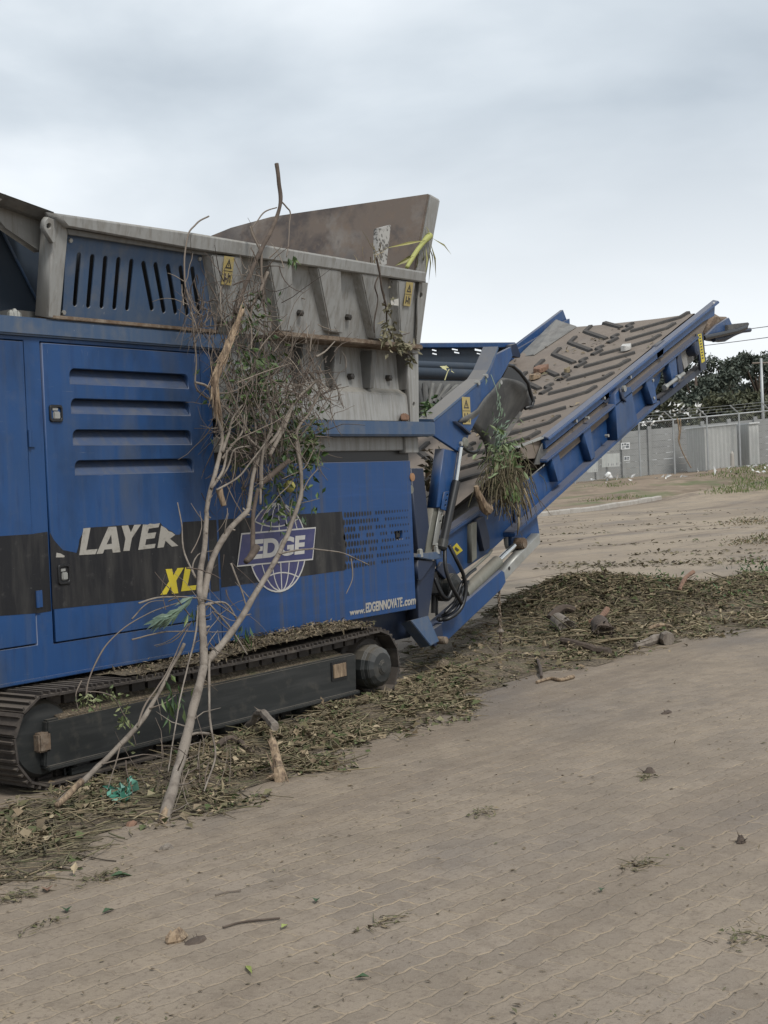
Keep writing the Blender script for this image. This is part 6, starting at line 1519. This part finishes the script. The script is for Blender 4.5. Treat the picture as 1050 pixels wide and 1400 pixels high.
# far clumps on the yard at the right
for (px_, py_, w_, h_, lb, sd_) in ((1030, 716, .8, .12, 'clump of weeds on the far yard nearest the verge', 1), (1045, 742, .6, .12, 'clump of weeds at the right edge on the far yard', 2), (800, 700, .0, .0, '', 3)):
    if not w_: continue
    r2 = random.Random(sd_); p0 = onT(px_, py_); b = MB()
    for k in range(420):
        p = p0 + Vector((r2.gauss(0, w_), r2.gauss(0, w_ * .6), 0)); p.z += abs(r2.gauss(0, h_)) * math.exp(-((p - p0).length / w_) ** 2 * .5); ln = r2.uniform(.05, .13); leaf_quad(b, p, rdir(r2) + Vector((0, 0, .0)), rdir(r2), ln, ln * .3)
    o = b.build('weeds', M['mulch'], None); tag(o, lb, 'weeds', kind='stuff'); rebase(o)
# clods and shredded bits thrown over the far yard by wheels
b = MB(); r2 = random.Random(23); n_ = 0
for k in range(9000):
    px_, py_ = r2.uniform(735, 1080), 690 + 105 * r2.random() ** .9; p = onZ(px_, py_ + (900 - px_) * .05); a_ = (p - CAM).dot(F0); l_ = (p - CAM).dot(R0)
    if a_ > 52 or a_ < 17: continue
    if noise.noise((a_ * .55 + l_ * .10, l_ * .09, 6)) + .5 * noise.noise((a_ * 1.7, l_ * .4, 2)) < r2.uniform(.12, .75): continue
    d = rdir(r2); d.z *= .25; ln = r2.uniform(.04, .16) * (.6 + a_ * .012); leaf_quad(b, p + Vector((0, 0, .012)), d, Vector((0, 0, 1)) + rdir(r2) * .5, ln, ln * r2.uniform(.25, .7)); n_ += 1
o = b.build('yard_litter', M['root'], None); tag(o, 'dark clods and shredded bits strewn in streaks over the far yard', 'litter', kind='stuff'); rebase(o)
# chain with a weight hanging from the arm
CH = empty('hanging_chain', onY(684.5, 913, .47), 'thin dirty chain hanging from the support arm to the ground', 'chain')
top_, bot = onY(682, 806, .47), onY(685.5, 914, .47)
b = MB()
nl_ = 26
for k in range(nl_):
    t = (k + .5) / nl_; p = top_.lerp(bot, t) + Vector((math.sin(k * 1.9) * .008, 0, 0)); a = Vector((0, 0, 1)); s_ = Vector((1, 0, 0)) if k % 2 else Vector((0, 1, 0)); hl = (top_ - bot).length / nl_ * .72
    ring = [p + a * hl * math.cos(q * math.pi / 4) + s_ * .012 * math.sin(q * math.pi / 4) for q in range(9)]; b.tube(ring, .006, 5, cap=False)
b.build('links', M['rust'], CH, smooth=True)
MB().lathe(onY(685, 903, .47), (0, 0, 1), [(-.10, .016), (-.08, .03), (.05, .026), (.13, .012)], 10).build('weight', M['bark_dark'], CH, smooth=True)
MB().lathe(onY(684, 862, .47), (0, 0, 1), [(-.012, .035), (.0, .03), (.03, .006)], 8).build('snagged_bark', M['bark'], CH)

# ================================================================== the far boundary
def fpt(px, h, d=FENCE_D):
    """point over the fence line at photo column px, h metres above the ground there"""
    l = (px - 525 - .041 * 60) / FPX * d; p = CAM + F0 * d + R0 * l; return Vector((p.x, p.y, terrain(p.x, p.y) + .1 + h))
FENCE_H = 3.05
posts = [700, 744, 790, 834, 880, 927, 973, 1017, 1060, 1104]
fence = empty('security_fence', fpt(880, 0), 'tall galvanised mesh fence with raked barbed wire arms on the verge', 'fence')
for p in posts:
    a, t = fpt(p, -.2), fpt(p, FENCE_H); MB().tube([a, t], .055, 8).build('post', M['galv'], fence, smooth=40)
    e = t - R0 * .55 + Vector((0, 0, .45)) - F0 * .3
    MB().tube([t, e], .035, 6).build('barbed_arm', M['galv'], fence)
MB().tube([fpt(p, FENCE_H - .02) for p in range(700, 1110, 20)], .045, 8).build('top_rail', M['galv'], fence, smooth=True)
b = MB()
for i in range(3):
    t = (i + 1) / 3; b.tube([fpt(p, FENCE_H + .45 * t) - R0 * .55 * t - F0 * .3 * t for p in posts], .008, 4, cap=False)
b.build('barbed_wire', M['galv'], fence)
b = MB()
for k in range(0, 404 // 3):
    p = 700 + k * 3
    for (dx) in (7.4, -7.4):
        if 700 <= p + dx * 9 <= 1104: b.tube([fpt(p, 0), fpt(p + dx * 9, FENCE_H)], .0035, 3, cap=False)
b.build('mesh', M['galv'], fence)
wallobj = empty('concrete_wall', fpt(950, 0, FENCE_D + 3.2), 'grey precast concrete panel wall behind the mesh fence', 'wall')
wd = FENCE_D + 3.2
wp = [640 + 36.3 * k for k in range(15)]
for k, p in enumerate(wp):
    a = fpt(p, -.2, wd); u = R0 * .1; v = F0 * .1
    MB().prism([a - u - v, a + u - v, a + u + v, a - u + v], [q + Vector((0, 0, 3.05)) for q in (a - u - v, a + u - v, a + u + v, a - u + v)]).build('post', M['concrete'], wallobj)
    if k < len(wp) - 1:
        q = fpt(wp[k + 1], -.2, wd); pb = MB()
        for r_ in range(8):
            z0, z1 = r_ * .36, r_ * .36 + .35; off = F0 * (.02 + .012 * ((k * 7 + r_ * 3) % 3)); zz = lambda z: Vector((0, 0, z))
            pb.prism([a + off + zz(z0), q + off + zz(z0), q + off + zz(z0) + F0 * .06, a + off + zz(z0) + F0 * .06], [a + off + zz(z1), q + off + zz(z1), q + off + zz(z1) + F0 * .06, a + off + zz(z1) + F0 * .06])
        pb.build('panel', M['concrete'], wallobj)
# pale ribbed sheet sheds between fence and wall: corner posts and ribs
def shed(px0, px1, pxm, h, d, label, m, base=0.0, roof=True):
    o = empty('storage_box', fpt((px0 + px1) / 2, base, d), label, 'storage box'); A, Bm, C_ = fpt(px0, base, d), fpt(pxm, base, d - .0), fpt(px1, base, d + .0)
    A = A + F0 * 1.6; C_ = C_ + F0 * .1
    for (s_, e) in ((A, Bm), (Bm, C_)):
        b = MB(); n = max(4, int((e - s_).length / .11)); top = []; bot_ = []
        nn = Vector((-(e - s_).y, (e - s_).x, 0)).normalized()
        for i in range(n + 1):
            p = s_.lerp(e, i / n) + nn * (.035 if i % 2 else 0); bot_.append(p); top.append(p + Vector((0, 0, h)))
        b.add(bot_ + top, [(i, i + 1, n + 2 + i, n + 1 + i) for i in range(n)]); q = b.build('side', m, o); sd2 = q.modifiers.new('thick', 'SOLIDIFY'); sd2.thickness = .02
    cc = (A + C_) / 2
    t = [p + (p - cc).normalized() * .08 + Vector((0, 0, h)) for p in (A, Bm, C_, C_ + F0 * .7, A + F0 * .3)]
    MB().prism(t, [p + Vector((0, 0, .09)) for p in t]).build('roof', M['sign'], o)
    return o
shed(953, 1014, 969, 2.45, FENCE_D + .35, 'pale grey ribbed box behind the mesh fence, the taller left one', M['sheet_pale'], -.0)
shed(1012, 1044, 1030, 2.3, FENCE_D + .9, 'pale grey ribbed box behind the mesh fence, narrower at the right', M['sheet_pale'], .1)
# mint-white slatted trailer sides and boards seen under the conveyor
def panel_at(name, label, cat, px0, px1, py0, py1, d, m, ribs=0, marks=(), group=None):
    q = [depth_pt(px0, py1, d), depth_pt(px1, py1 - (px1 - px0) * .06, d), depth_pt(px1, py0 - (px1 - px0) * .06, d), depth_pt(px0, py0, d)]
    e = empty(name, q[0], label, cat, group); MB().prism(q, [p + F0 * .05 for p in q]).build('board', m, e)
    b = MB()
    for k in range(ribs):
        t = (k + .5) / ribs; a = q[0].lerp(q[1], t) - F0 * .02; c = q[3].lerp(q[2], t) - F0 * .02; u = (q[1] - q[0]).normalized() * .03
        b.prism([a - u, a + u, c + u, c - u], [p + F0 * .03 for p in (a - u, a + u, c + u, c - u)])
    if ribs: b.build('ribs', M['sheet_pale'], e)
    b = MB()
    for (u0, v0, u1, v1) in marks:
        f_ = lambda u, v: q[3].lerp(q[2], u).lerp(q[0].lerp(q[1], u), v) - F0 * .012
        b.prism([f_(u0, v0), f_(u1, v0), f_(u1, v1), f_(u0, v1)], [p + F0 * .006 for p in (f_(u0, v0), f_(u1, v0), f_(u1, v1), f_(u0, v1))])
    if marks: b.build('print', M['print'], e)
    return e
SM = [(.1, .12, .28, .4), (.36, .1, .6, .35), (.66, .2, .9, .42), (.1, .55, .5, .62), (.55, .5, .9, .8), (.12, .72, .4, .86)]
panel_at('sign', 'upper white printed sign on the grey wall under the conveyor', 'sign', 849, 861, 605.5, 614.5, FENCE_D - .25, M['sign'], marks=SM)
panel_at('sign', 'lower, smaller white printed sign on the grey wall under the conveyor', 'sign', 853, 861, 624, 630, FENCE_D - .25, M['sign'], marks=[(.1, .15, .45, .8), (.55, .2, .9, .5), (.55, .6, .85, .8)])
panel_at('slatted_panel', 'mint white slatted panel lower left of the signs', 'panel', 823, 847, 621, 639, FENCE_D - .3, M['sheet_green'], ribs=11, marks=[(.3, .72, .42, .9), (.5, .75, .68, .9), (.78, .72, .92, .9)])
panel_at('slatted_panel', 'mint white slatted panel cut by the conveyor frame', 'panel', 803, 817, 631, 646, FENCE_D - .3, M['sheet_green'], ribs=7, marks=[(.6, .75, .9, .9)])
b = MB(); 
for (x, y) in ((832, 648), (834, 652), (830, 650)): b.lathe(depth_pt(x, y, FENCE_D - 1), (0, 0, 1), [(-.15, .10), (-.05, .17), (.06, .13), (.12, .04)], 8)
o = b.build('rubbish_heap', M['plastic'], None, smooth=True); tag(o, 'pale rubbish bag at the foot of the grey wall', 'rubbish'); rebase(o)
MB_ = MB(); a = fpt(1006, .0, FENCE_D - .8); MB_.tube([a + R0 * -.3, a + R0 * -.02, a + Vector((0, 0, .1)), a + Vector((0, 0, .85))], [.09, .11, .12, .10], 10); MB_.lathe(a, (0, 0, 1), [(.85, .10), (.9, .06), (1.0, .02)], 10)
o = MB_.build('standpipe', M['kerb'], None, smooth=50); tag(o, 'pale standpipe with pointed cap in front of the ribbed boxes', 'pipe'); rebase(o)
b = MB(); P = [depth_pt(x, y, FENCE_D - .2) for x, y in ((926, 572), (929, 590), (928, 602), (933, 618), (941, 633), (945, 640))]; b.tube(smooth_line(P, 4), [.05] * 10 + [.035] * 11, 6); P = [depth_pt(x, y, FENCE_D - .2) for x, y in ((930, 572), (931, 585), (929, 602))]; b.tube(P, .03, 5)
o = b.build('dead_branch', M['wood'], None, smooth=True); tag(o, 'pale dead branch hanging on the mesh fence', 'branch'); rebase(o)
# scraps of plastic caught on the barbed wire and lying on the verge
def scraps(name, label, spots, seed, sz, m, n, sx_, sy_, d, kind='stuff'):
    r2 = random.Random(seed); b = MB()
    for (cx, cy) in spots:
        for k in range(n): leaf_quad(b, depth_pt(r2.gauss(cx, sx_), r2.gauss(cy, sy_), d + r2.uniform(-.4, .4)), rdir(r2), rdir(r2), sz * r2.uniform(.5, 1.4), sz * r2.uniform(.3, .7), .4)
    o = b.build(name, m, None); tag(o, label, 'litter', kind=kind); return rebase(o)
scraps('plastic_scraps', 'white plastic shreds caught on the barbed wire', [(922, 560), (926, 555), (893, 574), (945, 562), (955, 560), (898, 570), (880, 577)], 3, .28, M['plastic'], 7, 5, 4, FENCE_D)
def on_verge(px, py): return onT(px, py)
r2 = random.Random(8); b = MB()
for k in range(130):
    px_ = r2.uniform(760, 1060); p = onT(px_, r2.uniform(646, 668) - (px_ - 800) * .07); p.z += .22; leaf_quad(b, p, rdir(r2) * .7, rdir(r2), r2.uniform(.1, .5), r2.uniform(.08, .2), .3)
o = b.build('rubbish_scraps', M['plastic'], None); tag(o, 'white rubbish scraps scattered on the grassy verge', 'litter', kind='stuff'); rebase(o)
b = MB()
for k in range(16000):
    px_ = r2.uniform(740, 1090); py_ = r2.uniform(634, 690) - (px_ - 800) * .055; p = onT(px_, py_)
    q = noise.noise((p.x * .25, p.y * .25, 4)) + (.30 if (px_ > 985 and py_ < 652) else -.16)
    if q < r2.uniform(-.02, .4): continue
    if (p - CAM).dot(F0) < 57: continue
    v = p - CAM; p.z = terrain(p.x, p.y) + .1; d = Vector((r2.uniform(-.5, .5), r2.uniform(-.5, .5), 1)); leaf_quad(b, p, d, rdir(r2), r2.uniform(.06, .2), r2.uniform(.02, .045))
o = b.build('verge_grass', M['grass'], None); tag(o, 'patches of grass and weeds on the verge before the fence', 'grass', kind='stuff'); rebase(o)

# ---------------------------------------------------------------- trees, pole and wires beyond the wall
def tree(px, base_d, top_py, wpx, label, m, seed, n=9000, trunk_px=None, low=.25, shape=1.0):
    r2 = random.Random(seed); base = fpt(px, 0, base_d); base.z = terrain(base.x, base.y)
    top = depth_pt(px, top_py, base_d / FW.dot(F0)); H = top.z - base.z; Wd = wpx / FPX * base_d / 2
    t = empty('tree', base, label, 'tree', 'trees beyond the concrete wall')
    tr_ = MB(); lean = Vector((r2.uniform(-.04, .04) * H, 0, 0)); tr_.tube([base, base + lean * .5 + Vector((0, 0, H * .35)), base + lean + Vector((0, 0, H * .85))], [H * .035, H * .026, H * .006], 8)
    cl_ = []
    for k in range(16):
        a = r2.uniform(0, 6.28); hh = r2.uniform(low, .95); rad = Wd * math.sqrt(r2.uniform(.05, 1)) * (1.1 - .75 * abs(hh - .5) ** 1.2 * shape); c = base + lean * hh + Vector((math.cos(a) * rad, math.sin(a) * rad, H * hh)); s_ = r2.uniform(.16, .34) * Wd; cl_.append((c, s_))
        tr_.tube([base + lean * hh * .7 + Vector((0, 0, H * hh * .6)), c.lerp(base + Vector((0, 0, H * hh)), .45) - Vector((0, 0, .05 * H)), c], [H * .012, H * .008, H * .003], 5)
    cl_.append((base + lean + Vector((0, 0, H * .92)), .22 * Wd))
    tr_.build('trunk', M['bark_dark'], t, smooth=True)
    b = MB(); tot = sum(s_ ** 2 for c, s_ in cl_)
    for c, s_ in cl_:
        for k in range(int(n * s_ ** 2 / tot)):
            d = rdir(r2); p = c + Vector((d.x * 1.15, d.y * 1.15, d.z * .8)) * s_ * (r2.random() ** .38) * (1 + .3 * noise.noise(c + d * 2)); p.z = max(p.z, base.z + .3)
            ln = r2.uniform(.18, .48); leaf_quad(b, p, rdir(r2) + Vector((0, 0, -.25)), rdir(r2) + Vector((0, 0, .6)), ln, ln * .5)
    b.build('crown', m, t); return t
tree(908, 108, 492, 120, 'dense dark evergreen tree right behind the conveyor head', M['crown'], 1, low=.15)
tree(958, 104, 472, 90, 'tallest dark evergreen tree next to the conveyor head', M['crown'], 2, low=.12)
tree(1005, 118, 488, 100, 'thin-crowned dark evergreen with sky showing through', M['crown'], 3, n=5600, low=.2)
tree(1048, 112, 482, 90, 'dark evergreen tree beside the pole at the right edge', M['crown'], 4, low=.15)
tree(1110, 115, 470, 120, 'dark evergreen tree just beyond the right edge', M['crown'], 5, low=.15)
tree(985, 96, 538, 90, 'low olive bush tree just above the concrete wall', M['crown_olive'], 6, n=5600, low=.45)
tree(1040, 98, 536, 80, 'low olive bush above the right part of the wall', M['crown_olive'], 7, n=5600, low=.45)
tree(870, 112, 525, 90, 'dark bushy tree low behind the conveyor frame', M['crown'], 8, low=.2)
tree(930, 95, 545, 60, 'small bush tree above the wall under the conveyor', M['crown_olive'], 9, n=2200, low=.45)
PO = empty('utility_pole', fpt(1047, 0, 92), 'grey wooden utility pole at the right edge of the picture', 'pole')
pt = depth_pt(1045, 440, 92)
pb_ = fpt(1050, 0, 92); pt = Vector((pb_.x, pb_.y, depth_pt(1046, 490, 92).z)); MB().tube([pb_, pt], [.12, .09], 10).build('pole', M['galv'], PO, smooth=True)
MB().tube([pt - R0 * .6 - Vector((0, 0, .3)), pt + R0 * .6 - Vector((0, 0, .3))], .06, 6).build('crossarm', M['bark'], PO)
for (y0, y1, dd, lb) in ((458, 444, 88, 'upper thin power cable right of the conveyor head'), (473, 459, 88, 'lower power cable right of the conveyor head')):
    A = depth_pt(700, y0 + 22, 150); E_ = depth_pt(1180, y1 - 16, 70); P = []
    for k in range(21):
        t = k / 20; P.append(A.lerp(E_, t) - Vector((0, 0, 1.2 * 4 * t * (1 - t) * .3)))
    o = MB().tube(P, .022, 5).build('power_cable', M['wire'], None, smooth=True); tag(o, lb, 'cable'); rebase(o)
